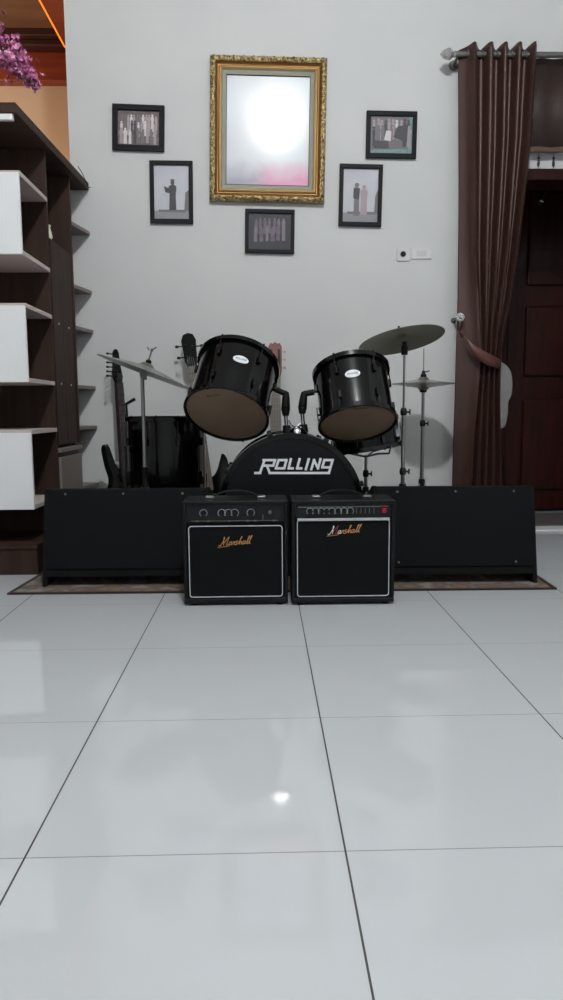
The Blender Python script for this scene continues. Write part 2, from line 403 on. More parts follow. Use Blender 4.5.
# little vase in the niche
fz = MB().lathe([(0, 0), (.011, 0), (.016, .012), (.012, .035), (.007, .052), (.010, .066), (.008, .066), (.005, .05), (0, .05)], 20, T(XS-.016, 3.49, ZM+.0025)).build('small_vase', mat('cream_ceramic', (206, 202, 180), .3))
tag(fz, 'tiny cream vase standing in the open niche of the brown shelf column', 'vase')

# artificial flowers on top of the shelf
fl = thing('flower_spray', 'drooping spray of pink and lilac artificial flowers over the top of the shelving unit', 'flowers', (-1.32, 3.2, ZS[0]+.026))
def FB(): return MB(T(1.32, -3.2, -ZS[0]-.026))
FB().lathe([(0, 0), (.04, 0), (.055, .05), (.05, .12), (.03, .17), (.035, .2), (.028, .2), (.02, .16), (0, .15)], 24, T(-1.32, 3.2, ZS[0]+.0262)).build('vase', mat('dark_vase_glaze', (60, 40, 44), .3), fl)
stem = FB(); pet = [FB(), FB(), FB()]; tips = FB()
base = Vector((-1.32, 3.2, ZS[0]+.2))
ctrl = [at(-20, 34, 3.15), at(0, 46, 3.12), at(14, 56, 3.1), at(24, 68, 3.1), at(34, 80, 3.1)]
path = [Vector(p) for p in spline([tuple(base), tuple(ctrl[0])]+[tuple(c) for c in ctrl[1:]], 8, False)]
for k in range(5):
    off = Vector((random.uniform(-.02, .02), random.uniform(-.03, .03), random.uniform(-.02, .02)))
    stem.tube([p+off*(i/len(path)) for i, p in enumerate(path)], .0015, 5)
def blossom(mb, c, s_):
    q = Quaternion((random.uniform(-1, 1), random.uniform(-1, 1), random.uniform(-1, 1), random.uniform(-1, 1))).normalized().to_matrix().to_4x4()
    for k in range(5):
        a = 2*PI*k/5; M_ = T(c) @ q @ Matrix.Rotation(a, 4, 'Z') @ RY(-25)
        mb.add([(0, 0, 0), (s_*.5, -s_*.36, s_*.05), (s_, -s_*.2, s_*.22), (s_*1.05, s_*.2, s_*.22), (s_*.5, s_*.36, s_*.05)], [(0, 1, 2, 3, 4)], M_)
L_ = len(path)
for i in range(420):
    t = random.random()**.8; j = min(L_-1, int((.22+.78*t)*(L_-1))); p = path[j]
    sp = .055*(1-t)+.020
    c = p+Vector((random.gauss(0, sp*.62), random.gauss(0, sp*.7), random.gauss(-.01, sp*.6)))
    blossom(random.choice(pet), c, random.uniform(.008, .015))
for i in range(26):
    p = path[-1]+Vector((random.uniform(-.06, .01), random.uniform(-.03, .03), random.uniform(-.005, .03)))
    tips.tube([p, p+Vector((random.uniform(-.01, .02), 0, -random.uniform(.015, .03)))], .0012, 4)
stem.build('stem', mat('green_brown_stem', (90, 84, 60), .7), fl)
tips.build('bud_tips', mat('dusty_mauve_bud', (120, 80, 84), .8), fl)
for q, c in zip(pet, ((176, 96, 138), (206, 140, 176), (146, 78, 116))):
    q.build('blossoms', mat('pink_petal', c, .8), fl, smooth=0)

# cord on the shelf top
cb = MB().tube([tuple(p) for p in spline([tuple(at(78, 168, 3.9)+Vector((0, 0, .01))), tuple(at(83, 177, 3.95)+Vector((0, 0, .012))), tuple(at(88, 186.5, 3.99)), tuple(at(91, 187, 3.99))], 5, False)], .002, 6)
cb = tag(cb.build('cord', M_blackmat), 'short thin black cord end poking over the top of the shelving unit by the wall', 'cord')

# ------------------------------------------------------------------ pictures on the wall
def person(mb, x, z, h_, w_, M, d=-.0006):
    """little printed figure, feet at z"""
    hd_ = h_*.075
    mb.prism([(x-w_*.5, z), (x-w_*.42, z+h_*.5), (x-w_*.55, z+h_*.8), (x-w_*.2, z+h_*.86), (x+w_*.2, z+h_*.86), (x+w_*.55, z+h_*.8), (x+w_*.42, z+h_*.5), (x+w_*.5, z)], d, M)
    mb.prism([(x+hd_*math.cos(a*PI/4), z+h_*.93+hd_*math.sin(a*PI/4)) for a in range(8)], d, M)

def framed(name, quad, bw, depth, label, group=None, Yp=4.045, lean=1.0):
    P = [at(x, y, WY-.01) for x, y in quad]      # TL TR BR BL
    c = sum(P, Vector())/4; wd = ((P[1]-P[0]).length+(P[2]-P[3]).length)/2; ht = ((P[3]-P[0]).length+(P[2]-P[1]).length)/2
    ang = math.degrees((math.atan2(P[1].z-P[0].z, P[1].x-P[0].x)+math.atan2(P[2].z-P[3].z, P[2].x-P[3].x))/2)
    M_ = T(c.x, WY-.003, c.z) @ RY(-ang) @ T(0, 0, -ht/2) @ RX(0) 
    th = thing(name, label, 'picture', M_, group)
    return th, wd, ht

def rim(mb, w_, h_, b, y0, y1):
    """rectangular moulding ring: outer w_ x h_, bottom at z=0, width b, from y0 to y1"""
    for (x0, x1, z0, z1) in ((-w_/2, w_/2, 0, b), (-w_/2, w_/2, h_-b, h_), (-w_/2, -w_/2+b, b, h_-b), (w_/2-b, w_/2, b, h_-b)):
        mb.box((x0, y0, z0), (x1, y1, z1))
    return mb

def loopmould(mb, w_, h_, prof):
    """moulding swept round a rectangle; prof = list of (inset, y)"""
    rings = []
    vv = []; ff = []
    for ins, y in prof:
        x = w_/2-ins; z0 = ins; z1 = h_-ins
        rings.append(len(vv)); vv += [(-x, y, z0), (x, y, z0), (x, y, z1), (-x, y, z1)]
    for a, b in zip(rings, rings[1:]):
        for i in range(4):
            j = (i+1) % 4; ff.append((a+i, a+j, b+j, b+i))
    return mb.add(vv, ff)

def glossy_print(name, layers, rough=.08, spec=.5):
    """paper print behind clear glazing: colour nodes from object coordinates"""
    m_ = mat(name, layers[0], .5, coat=1.0, coat_r=rough); return m_

M_ph_lt = mat('photo_paper_light', (196, 196, 204), .5, rgb2=(206, 206, 212), nscale=10)
M_ph_floor = mat('photo_grey_floor', (150, 148, 152), .5)
M_ph_dk = mat('photo_dark_grey', (66, 64, 72), .5)
M_ph_md = mat('photo_mid_grey', (120, 114, 118), .5)
M_ph_brown = mat('photo_dusky_brown', (92, 78, 78), .5, rgb2=(128, 110, 108), nscale=60)
M_ph_rose = mat('photo_pale_rose', (176, 158, 160), .5)
M_ph_night = mat('photo_night_blue', (26, 24, 38), .5, rgb2=(40, 36, 52), nscale=50)
M_ph_mauve = mat('photo_mauve_figures', (116, 98, 118), .5, rgb2=(88, 74, 94), nscale=70)
M_ph_teal = mat('photo_teal', (96, 140, 140), .5, rgb2=(140, 168, 166), nscale=60)
M_ph_wht = mat('photo_white', (222, 216, 216), .5)

def crowd(p, iw, ih, bw, I, ks, rows, h_):
    d = .0004
    for z, n in rows:
        for i in range(n):
            p.k = random.choice(ks); d += .00003
            person(p, -iw*.82+iw*1.64*i/(n-1)+random.uniform(-.03, .03)*iw, bw+ih*(z+random.uniform(-.03, .03)), ih*h_*random.uniform(.88, 1.05), iw*1.5/n*random.uniform(.7, 1.1), I, -d)
GP = 'small black-framed photographs on the wall'
def small_picture(quad, bw, label, kind):
    th, W, H = framed('framed_photo', quad, bw, .02, label)
    rim(MB(), W, H, bw, -.018, 0).build('picture_frame', M_frame, th, smooth=0, bevel=.002)
    MB().box((-W/2+.004, -.003, .004), (W/2-.004, 0, H-.004)).build('backing', M_blackmat, th, smooth=0)
    p = MB(); iw, ih = W/2-bw, H-2*bw
    p.box((-iw, -.006, bw), (iw, -.003, H-bw)); I = T(0, -.0062, 0)
    if kind == 'graduate':
        mats = [M_ph_lt, M_ph_floor, M_ph_dk, M_ph_md]
        p.k = 1; p.prism([(-iw, bw), (iw, bw), (iw, bw+ih*.16), (-iw, bw+ih*.16)], -.0003, I)
        p.k = 3; p.prism([(iw*.72, bw+ih*.16), (iw, bw+ih*.16), (iw, bw+ih*.55), (iw*.8, bw+ih*.5)], -.0004, I); p.prism([(-iw*.75, bw+ih*.13), (iw*.8, bw+ih*.13), (iw*.8, bw+ih*.18), (-iw*.75, bw+ih*.18)], -.0004, I)
        p.k = 2; x = iw*.06; person(p, x, bw+ih*.17, ih*.55, iw*.42, I)
        p.prism([(x-iw*.5, bw+ih*.62), (x-iw*.1, bw+ih*.56), (x-iw*.1, bw+ih*.48), (x-iw*.42, bw+ih*.5)], -.0008, I)
        p.prism([(x-iw*.16, bw+ih*.72), (x+iw*.16, bw+ih*.72), (x+iw*.1, bw+ih*.745), (x-iw*.1, bw+ih*.745)], -.0008, I)
    elif kind == 'couple':
        mats = [M_ph_lt, M_ph_floor, M_ph_dk, M_ph_md, M_ph_rose]
        p.k = 1; p.prism([(-iw, bw), (iw, bw), (iw, bw+ih*.18), (-iw, bw+ih*.18)], -.0003, I)
        p.k = 3; p.prism([(iw*.8, bw+ih*.16), (iw, bw+ih*.16), (iw, bw+ih*.62), (iw*.86, bw+ih*.5)], -.0004, I); p.prism([(-iw*.75, bw+ih*.15), (iw*.8, bw+ih*.15), (iw*.8, bw+ih*.2), (-iw*.75, bw+ih*.2)], -.0004, I)
        person(p, -iw*.22, bw+ih*.12, ih*.62, iw*.34, I); p.k = 4; person(p, iw*.2, bw+ih*.14, ih*.56, iw*.4, I)
        p.k = 2; p.prism([(-iw*.42, bw+ih*.45), (-iw*.08, bw+ih*.42), (-iw*.04, bw+ih*.64), (-iw*.4, bw+ih*.65)], -.0009, I)
    elif kind == 'group':
        mats = [M_ph_brown, M_ph_md, M_ph_rose, M_ph_wht, M_ph_dk]
        crowd(p, iw, ih, bw, I, (2, 3, 1, 4, 2), ((.46, 12), (.26, 11), (.06, 9)), .44)
    elif kind == 'teal':
        mats = [M_ph_md, M_ph_teal, M_ph_dk, M_ph_rose, M_ph_wht]
        p.k = 1; p.prism([(-iw, bw), (iw, bw), (iw, bw+ih*.14), (-iw, bw+ih*.1)], -.0003, I); p.prism([(iw*.82, bw), (iw, bw), (iw, bw+ih), (iw*.86, bw+ih)], -.0004, I)
        crowd(p, iw, ih, bw, I, (3, 4, 0, 2), ((.36, 10), (.18, 9)), .56)
        p.k = 2; p.prism([(iw*.1, bw+ih*.45), (iw*.75, bw+ih*.3), (iw*.8, bw+ih*.78), (iw*.3, bw+ih*.74)], -.0017, I); p.prism([(-iw*.85, bw+ih*.14), (-iw*.1, bw+ih*.14), (-iw*.15, bw+ih*.32), (-iw*.8, bw+ih*.36)], -.0017, I)
        p.k = 4; p.prism([(-iw*.35, bw+ih*.36), (-iw*.02, bw+ih*.34), (0, bw+ih*.6), (-iw*.25, bw+ih*.62)], -.0019, I)
    else:
        mats = [M_ph_night, M_ph_mauve, M_ph_md]
        crowd(p, iw*.8, ih, bw, I, (1, 1, 2, 1), ((.44, 7), (.24, 6)), .46)
    p.build('photo_print', mats, th, smooth=0)
    MB().box((-iw, -.0108, bw), (iw, -.0098, H-bw)).build('glass_pane', GLASS, th, smooth=0)
    return th

def glass_sheet():
    m_ = bpy.data.materials.new('clear_picture_glass'); m_.use_nodes = True; nt = m_.node_tree; nt.nodes.clear()
    o = nt.nodes.new('ShaderNodeOutputMaterial'); t = nt.nodes.new('ShaderNodeBsdfTransparent'); g = nt.nodes.new('ShaderNodeBsdfGlossy')
    g.inputs['Roughness'].default_value = .03; mx = nt.nodes.new('ShaderNodeMixShader'); fr = nt.nodes.new('ShaderNodeFresnel'); fr.inputs[0].default_value = 1.38
    nt.links.new(fr.outputs[0], mx.inputs[0]); nt.links.new(t.outputs[0], mx.inputs[1]); nt.links.new(g.outputs[0], mx.inputs[2]); nt.links.new(mx.outputs[0], o.inputs[0])
    return m_
GLASS = glass_sheet()

small_picture([(112,104),(164,106),(165,152),(113,150)], .028, 'black-framed group photograph, farthest left on the wall', 'group')
small_picture([(149,161),(192,161),(194,224),(151,223)], .022, 'dark-framed upright photograph of one person in a graduation gown', 'graduate')
small_picture([(245,209),(295,210),(294,254),(245,253)], .020, 'black-framed dark group photograph directly below the gold-framed picture', 'night')
small_picture([(367,111),(417,112),(416,159),(365,158)], .024, 'black-framed group photograph with teal edges, upper right on the wall', 'teal')
small_picture([(340,164),(383,165),(381,227),(338,226)], .022, 'dark-framed upright photograph of two people standing together', 'couple')

# the large gilt picture
th, W, H = framed('gilt_framed_picture', [(210,57),(327,60),(324,204),(210,201)], .08, .04, 'large picture in an ornate gold frame with bright glare on its glass', )
loopmould(MB(), W, H, [(0, 0), (0, -.030), (.004, -.040), (.014, -.046), (.022, -.042), (.028, -.034)]).build('carved_border', M_gilt, th, smooth=60)
lf = MB()
def leafrow(x0, z0, x1, z1):
    n = int(math.hypot(x1-x0, z1-z0)/.017)
    for i in range(n):
        t = (i+.5)/n; x, z = x0+(x1-x0)*t, z0+(z1-z0)*t
        lf.ball((x+random.uniform(-.003, .003), -.044, z+random.uniform(-.003, .003)), .0075, 8, (1 if i % 2 else .6, .7, .6 if i % 2 else 1))
        if i % 3 == 0: lf.torus(.007, .0022, 10, 5, T(x, -.047, z) @ RX(90))
q = .013
leafrow(-W/2+q, q, W/2-q, q); leafrow(-W/2+q, H-q, W/2-q, H-q); leafrow(-W/2+q, q, -W/2+q, H-q); leafrow(W/2-q, q, W/2-q, H-q)
lf.build('carved_leaves', M_gilt, th)
loopmould(MB(), W, H, [(.028, -.034), (.036, -.024), (.044, -.022), (.048, -.026)]).build('dark_cove', M_giltdk, th, smooth=60)
loopmould(MB(), W, H, [(.048, -.026), (.051, -.032), (.056, -.033), (.060, -.028), (.062, -.022)]).build('pale_gilt_band', M_giltlt, th, smooth=60)
loopmould(MB(), W, H, [(.062, -.022), (.066, -.018), (.085, -.014), (.0851, -.008)]).build('liner', M_liner, th, smooth=0)
loopmould(MB(), W, H, [(.085, -.0145), (.0875, -.0150), (.0876, -.006)]).build('dark_fillet', M_frame, th, smooth=0)
MB().box((-W/2+.005, -.004, .005), (W/2-.005, 0, H-.005)).build('backing', M_giltdk, th, smooth=0)
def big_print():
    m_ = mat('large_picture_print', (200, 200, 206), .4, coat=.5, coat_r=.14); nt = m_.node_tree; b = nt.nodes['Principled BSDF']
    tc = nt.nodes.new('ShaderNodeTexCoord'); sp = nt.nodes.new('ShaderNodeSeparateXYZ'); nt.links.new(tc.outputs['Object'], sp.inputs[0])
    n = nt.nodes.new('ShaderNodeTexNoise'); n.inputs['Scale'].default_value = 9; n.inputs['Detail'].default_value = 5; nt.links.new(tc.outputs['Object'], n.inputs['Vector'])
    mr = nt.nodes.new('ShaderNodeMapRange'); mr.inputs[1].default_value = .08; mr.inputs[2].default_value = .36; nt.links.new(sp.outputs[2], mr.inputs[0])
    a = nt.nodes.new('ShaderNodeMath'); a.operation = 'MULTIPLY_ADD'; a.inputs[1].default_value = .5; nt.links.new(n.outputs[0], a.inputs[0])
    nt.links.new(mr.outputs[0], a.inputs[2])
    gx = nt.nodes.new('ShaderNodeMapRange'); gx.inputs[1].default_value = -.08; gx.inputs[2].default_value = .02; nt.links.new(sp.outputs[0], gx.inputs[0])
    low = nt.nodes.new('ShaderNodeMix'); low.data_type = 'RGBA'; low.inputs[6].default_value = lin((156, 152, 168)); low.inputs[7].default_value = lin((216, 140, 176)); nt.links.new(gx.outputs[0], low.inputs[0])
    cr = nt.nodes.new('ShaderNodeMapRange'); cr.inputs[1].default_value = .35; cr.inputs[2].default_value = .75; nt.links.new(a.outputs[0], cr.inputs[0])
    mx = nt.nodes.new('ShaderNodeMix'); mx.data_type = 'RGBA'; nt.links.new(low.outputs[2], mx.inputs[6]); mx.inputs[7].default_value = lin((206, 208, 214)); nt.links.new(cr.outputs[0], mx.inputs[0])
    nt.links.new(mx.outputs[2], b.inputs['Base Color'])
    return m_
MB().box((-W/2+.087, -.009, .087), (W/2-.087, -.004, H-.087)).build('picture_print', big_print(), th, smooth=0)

# ------------------------------------------------------------------ wall plates
def plate(px0, py0, px1, py1, name, label, kind):
    a, b = at(px0, py0, WY-.005), at(px1, py1, WY-.005); cx, cz_ = (a.x+b.x)/2, (a.z+b.z)/2; w2, h2 = abs(b.x-a.x)/2, abs(a.z-b.z)/2
    th = thing(name, label, kind, (cx, WY, cz_))
    MB().box((-w2, -.009, -h2), (w2, 0, h2)).build('cover_plate', M_plast, th, smooth=0, bevel=.003)
    if kind == 'socket':
        MB().lathe([(0, 0), (.019, 0), (.019, .003), (.016, .003), (.015, .001), (0, .001)], 28, T(0, -.009, .002) @ RX(90)).build('socket_ring', M_plastg, th)
        MB().lathe([(0, 0), (.0145, 0), (.0145, .0015), (0, .0015)], 24, T(0, -.0095, .002) @ RX(90)).build('socket_well', M_blackmat, th)
    else:
        MB().box((-w2*.5, -.012, -h2*.45), (w2*.5, -.009, h2*.45)).build('rocker', M_plastg, th, smooth=0, bevel=.001)
plate(397, 248.5, 409, 261, 'wall_socket', 'small square wall socket with a dark round hole', 'socket')
plate(411.5, 248, 431.5, 259, 'light_switch', 'wide white light switch plate beside the wall socket', 'switch')

# ------------------------------------------------------------------ curtain, rod, valance
RY_ = 3.95
ra, rb = at(449, 54, RY_), at(600, 56, RY_)
RZ_ = (ra.z+at(540, 55, RY_).z)/2
rod = thing('curtain_rod', 'brushed metal curtain rod with a clear faceted finial above the doorway', 'curtain rod', (ra.x, RY_, RZ_))
def RB(): return MB(T(-ra.x, -RY_, -RZ_))
RB().tube([(ra.x+.015, RY_, RZ_), (2.5, RY_, RZ_)], .014, 20).build('rod', M_greymetal, rod)
RB().lathe([(0, -.048), (.008, -.040), (.020, -.030), (.030, -.010), (.030, .004), (.018, .018), (.012, .024), (.018, .030), (.010, .036)], 8, T(ra.x, RY_, RZ_) @ RY(90)).build('finial', M_glass, rod, smooth=0)
RB().tube([(ra.x+.05, RY_, RZ_), (ra.x+.05, WY-.008, RZ_-.01)], .008, 10).lathe([(0, 0), (.026, 0), (.022, .010), (0, .012)], 20, T(ra.x+.05, WY, RZ_-.01) @ RX(90)).build('bracket', M_greymetal, rod)
RB().tube([(2.42, RY_, RZ_), (2.42, WY-.008, RZ_-.01)], .008, 10).lathe([(0, 0), (.026, 0), (.022, .010), (0, .012)], 20, T(2.42, WY, RZ_-.01) @ RX(90)).build('bracket', M_greymetal, rod)

# rows: y pixel, left edge, five ridges, right edge
CUR = [(45, 460, 472.5, 489.5, 504, 518, 533, 536), (60, 459.5, 472.5, 489.5, 503.5, 517.5, 532, 535), (140, 460, 472.7, 488.5, 502, 514.5, 527, 530),
       (200, 460, 473, 487, 499, 510, 521, 524), (250, 459.5, 473.5, 485.5, 496, 506, 515, 518), (300, 458.5, 476.5, 485, 493, 500, 508.5, 510),
       (330, 457.5, 478, 485, 490.5, 496, 502, 504), (352, 456.5, 480, 484.5, 489.5, 494.5, 499, 501), (372, 456, 478, 483, 488, 493.5, 498, 500),
       (400, 455.5, 476, 480.5, 486.5, 492, 498, 499.5), (440, 454, 472, 478, 485, 491.5, 498.5, 500), (490, 453, 469, 475, 483.5, 491, 499, 501),
       (560, 451, 465, 473, 482, 491, 500, 502)]
def cur_row(y):
    for a, b in zip(CUR, CUR[1:]):
        if a[0] <= y <= b[0]:
            t = (y-a[0])/(b[0]-a[0]); return [p+(q-p)*t for p, q in zip(a[1:], b[1:])]
    return list(CUR[-1][1:])
cu = thing('curtain', 'long dark brown eyelet curtain gathered by a tieback beside the doorway', 'curtain', (1.2, RY_, 0))
vv = []; ff = []; NU = 14; ys = list(range(45, 561, 5))
zref = []
for y in ys:
    row = cur_row(y); amp = .040 if y < 250 else .040-.016*min(1, (y-250)/100) if y < 352 else .024+.010*min(1, (y-352)/120)
    for s_ in range(6):
        x0, x1 = row[s_], row[s_+1]
        for k in range(NU if s_ < 5 else NU+1):
            t = k/NU
            if s_ == 0: d = amp*(.35*math.cos(PI*(1+t))+.10*math.sin(2*PI*t)) - amp*.3 + amp*.9*t**3     # first broad face
            elif s_ == 5: d = amp*(1-.8*t)
            else: d = amp*(.5+.5*math.cos(2*PI*t))*1.65-amp*.75 + amp*.35*math.sin(PI*t)**8
            yy_ = y if y > 45 else 45+(4*(1-abs(math.cos(PI*t))) if s_ else 3*(1-t))
            p = at(x0+(x1-x0)*t, yy_, RY_-.0)
            Yc = RY_ - d
            vv.append((p.x-1.2, Yc-RY_, p.z))
nc = len(vv)//len(ys)
for i in range(len(ys)-1):
    for k in range(nc-1):
        a = i*nc+k; ff.append((a, a+1, a+nc+1, a+nc))
# bottom row down to the floor
low = vv[-nc:]; zmin = .02
vv += [(x, y, zmin) for x, y, z in low]; i = len(ys)-1
for k in range(nc-1): a = i*nc+k; ff.append((a, a+1, a+nc+1, a+nc))
cm = MB(); cm.add(vv, ff); cp = cm.build('drape', M_fabric, cu, smooth=80)
sd = cp.modifiers.new('thick', 'SOLIDIFY'); sd.thickness = .0025
# eyelets where the rod passes
for px in (468, 482, 497, 511.5, 526):
    c = at(px, 55, RY_); ey = MB(T(-1.2, -RY_, 0)).torus(.019, .004, 20, 6, T(c.x, RY_, RZ_) @ RY(78)); ey.build('eyelet', M_greymetal, cu)
# tieback band
tb = MB(T(-1.2, -RY_, 0))
bandt = [(462, 331), (466, 338), (472, 344), (480, 348.5), (490, 354), (500, 359)]
bandb = [(464, 337), (468, 346), (473, 354), (480, 361), (490, 366), (500, 369)]
fr_ = []
for dpt, sgn in ((.075, 1),):
    for (xa, ya), (xb, yb) in zip(bandt, bandb):
        k = (xa-462)/38; yy = RY_-.04-.045*math.sin(PI*min(1, max(0, k*.9+.08)))
        fr_.append((at(xa, ya, yy), at(xb, yb, yy)))
bk = [(Vector((a.x, RY_+.055, a.z+.005)), Vector((b.x, RY_+.055, b.z+.005))) for a, b in fr_[::-1]]
lp = fr_+bk; vv = []; ff = []
for a, b in lp: vv += [tuple(a), tuple(b)]
for i in range(len(lp)):
    j = (i+1) % len(lp); ff.append((2*i, 2*i+1, 2*j+1, 2*j))
tb.add(vv, ff); tbo = tb.build('tieback', mat('red_brown_satin_band', (88, 50, 43), .4), cu, smooth=70)
s2 = tbo.modifiers.new('thick', 'SOLIDIFY'); s2.thickness = .004

hk = at(461, 317, 3.9)
hook = thing('tieback_hook', 'clear rosette curtain hook on the wall at the curtain edge', 'hook', (hk.x, WY, hk.z))
hb = MB(); hb.tube([(0, 0, 0), (0, -.13, 0)], .006, 8); hb.lathe([(0, 0), (.016, 0), (.014, .006), (0, .007)], 16, RX(90))
hb.tube([(0, -.125, -.005), (0, -.135, -.03), (.004, -.12, -.05), (.01, -.10, -.055)], .005, 8); hb.build('stalk', M_greymetal, hook)
rs = MB()
for k in range(8):
    a = 2*PI*k/8; rs.ball((.015*math.cos(a), -.138, .015*math.sin(a)), .010, 8)
rs.ball((0, -.143, 0), .012, 10); rs.build('rosette', M_glass, hook)

va = thing('valance', 'dark brown valance cloth with curved lower edge hanging above the door', 'valance', (1.8, RY_+.05, RZ_))
vb = MB(T(-1.8, -RY_-.05, -RZ_)); bd = MB(T(-1.8, -RY_-.05, -RZ_)); x0, x1 = 1.13, 2.45
zb_ = lambda x: at(545, 153, RY_+.05).z + .10*((x-1.56)/.5)**2*(1 if x > 1.56 else .45)
N = 60
for mb_, zt, off in ((vb, None, 0), (bd, .03, -.004)):
    vv = []; ff = []
    for i in range(N+1):
        x = x0+(x1-x0)*i/N; y = RY_+.05+.006*math.sin(i*1.1)
        zl = min(zb_(x), RZ_-.2)
        vv += [(x, y+off, (zl+zt) if zt else RZ_+.005), (x, y+off, zl)]
    for i in range(N): ff.append((2*i, 2*i+1, 2*i+3, 2*i+2))
    mb_.add(vv, ff)
for mb_, nm, mt in ((vb, 'valance_cloth', M_valance), (bd, 'border_band', mat('olive_brown_border', (86, 66, 54), .6))):
    o = mb_.build(nm, mt, va, smooth=70); s3 = o.modifiers.new('thick', 'SOLIDIFY'); s3.thickness = .003
for px in (539, 554):
    p = at(px, 149, RY_+.045); vb2 = MB(T(-1.8, -RY_-.05, -RZ_))
    p.z = zb_(p.x)
    vb2.tube([p, p-Vector((0, 0, .022))], .002, 6); vb2.ball(tuple(p-Vector((0, 0, .028))), .008, 8); vb2.lathe([(.003, 0), (.007, -.012), (.008, -.03), (0, -.045)], 8, T(p-Vector((0, 0, .032))))
    vb2.build('tassel', M_blackmat, va)

wc = MB(); cc = [(497, 363), (504, 364), (510, 371), (512, 383), (511, 395), (508, 402), (507.5, 412), (505.5, 424), (502.5, 428), (498, 427), (497.5, 412), (499, 400), (497, 385)]
pts = spline([(at(x, y, 4.0).x, at(x, y, 4.0).z) for x, y in cc], 4)
wc.prism(pts, .03, T(0, 3.985, 0))
wo = tag(wc.build('hanging_cloth', M_cloth, smooth=60, bevel=.008), 'pale grey cloth hanging at the door jamb just behind the curtain', 'cloth')

# ------------------------------------------------------------------ rug
rg = thing('rug', 'worn brown patterned rug with dark binding beneath the drum kit', 'rug', (.07, 3.2, 0))
def GB(): return MB(T(-.07, -3.2, 0))
rp = [(-.972, 2.716), (1.122, 2.690), (1.165, 3.86), (-.89, 3.86)]
def slab(mb, pts, z0, z1):
    n = len(pts); return mb.add([(x, y, z0) for x, y in pts]+[(x, y, z1) for x, y in pts], [tuple(range(n-1, -1, -1)), tuple(range(n, 2*n))]+[(i, (i+1) % n, n+(i+1) % n, n+i) for i in range(n)])
rc = [((p[0]-.08)*.985+.08, (p[1]-3.2)*.975+3.2) for p in rp]
slab(GB(), rc, .0005, .006).build('rug_field', M_rug, rg, smooth=0)
bd = GB()
for i in range(4):
    a, b = Vector(rp[i]), Vector(rp[(i+1) % 4]); c, d = Vector(rc[(i+1) % 4]), Vector(rc[i])
    slab(bd, [a, b, c, d], .0005, .0075)
bd.build('rug_binding', M_rugb, rg, smooth=0)
RUG = .0078

# ------------------------------------------------------------------ floor monitor speakers
def monitor(xa, xb, ya, yb, label, tops, bots):
    """wedge cabinet: front bottom edge runs from (xa, ya) to (xb, yb)"""
    ang = math.atan2(yb-ya, xb-xa); L = math.hypot(xb-xa, yb-ya)
    th = thing('floor_monitor', label, 'speaker', T(xa, ya, RUG) @ Matrix.Rotation(ang, 4, 'Z'))
    H_, lean, D = .375, .080, .22
    side = [(0, 0), (D, 0), (D, H_-.03), (lean+.05, H_), (lean, H_)]
    for x in (0, L-.018):
        b = MB(); n = len(side)
        b.add([(x, y, z) for y, z in side]+[(x+.018, y, z) for y, z in side], [tuple(range(n)), tuple(range(2*n-1, n-1, -1))]+[((i+1) % n, i, n+i, n+(i+1) % n) for i in range(n)][::1])
        b.build('side_panel', M_carpet, th, smooth=0, bevel=.003)
    b = MB(); s2_ = [(.012, .045), (D-.004, .045), (D-.004, H_-.032), (lean+.055, H_-.003), (lean+.006, H_-.003)]; n = len(s2_)
    b.add([(.018, y, z) for y, z in s2_]+[(L-.018, y, z) for y, z in s2_], [tuple(range(n)), tuple(range(2*n-1, n-1, -1))]+[((i+1) % n, i, n+i, n+(i+1) % n) for i in range(n)])
    b.build('cabinet_body', M_carpet, th, smooth=0)
    tilt = math.degrees(math.atan2(lean, H_)); G = T(0, 0, 0) @ RX(-tilt)
    g = MB(); Hf = math.hypot(lean, H_)
    g.box((.014, -.004, .066), (L-.014, .008, Hf-.006), G); g.build('grille', M_grill, th, smooth=0, bevel=.003)
    f2 = MB().box((.012, -.001, .036), (L-.012, .010, .062), G); f2.build('bottom_rail', M_carpet, th, smooth=0, bevel=.002)
    for fx, fz_ in [(q, Hf-.020) for q in tops]+[(q, .084) for q in bots]:
        MB().lathe([(0, 0), (.0048, 0), (.004, .003), (0, .0035)], 12, G @ T(L*fx, -.004, fz_) @ RX(90)).build('screw', M_greymetal, th)
    return th
monitor(-.868, -.215, 2.812, 2.800, 'long low black floor monitor speaker on the rug, behind the left amplifier', (.13, .48, .84), ())
monitor(.437, 1.079, 2.792, 2.772, 'long low black floor monitor speaker on the rug, behind the right amplifier', (.15, .51, .87), (.15, .87))

# ------------------------------------------------------------------ amplifiers
MARSH = [[(0, .35), (.35, .1), (.9, 1.2), (1.25, 2.6), (1.05, 2.75), (1.3, .3)], [(1.3, .9), (2.2, 2.6), (2.45, 2.7), (2.15, .5), (2.35, .2), (2.7, .45)],
         [(3.45, 1.2), (3.0, 1.15), (2.8, .55), (3.0, .15), (3.35, .5), (3.5, 1.15), (3.45, .35), (3.75, .25)],
         [(3.75, .25), (4.05, 1.25), (4.1, 1.0), (4.45, 1.1), (4.3, .35), (4.55, .25)], [(5.15, 1.25), (4.85, 1.3), (4.75, .95), (5.1, .55), (4.95, .15), (4.6, .2)], [(5.1, .3), (5.5, .7)],
         [(5.5, .7), (6.05, 2.2), (6.15, 2.65), (5.9, 2.4), (5.75, .2), (6.0, .9), (6.3, 1.1), (6.35, .3), (6.6, .25)],
         [(7.3, 1.2), (6.85, 1.15), (6.65, .55), (6.85, .15), (7.2, .5), (7.35, 1.15), (7.3, .35), (7.6, .25)],
         [(7.6, .25), (8.3, 2.3), (8.3, 2.75), (8.05, 2.3), (7.95, .4), (8.2, .2)], [(8.2, .2), (8.95, 2.4), (8.95, 2.8), (8.7, 2.3), (8.6, .4), (8.9, .2)]]
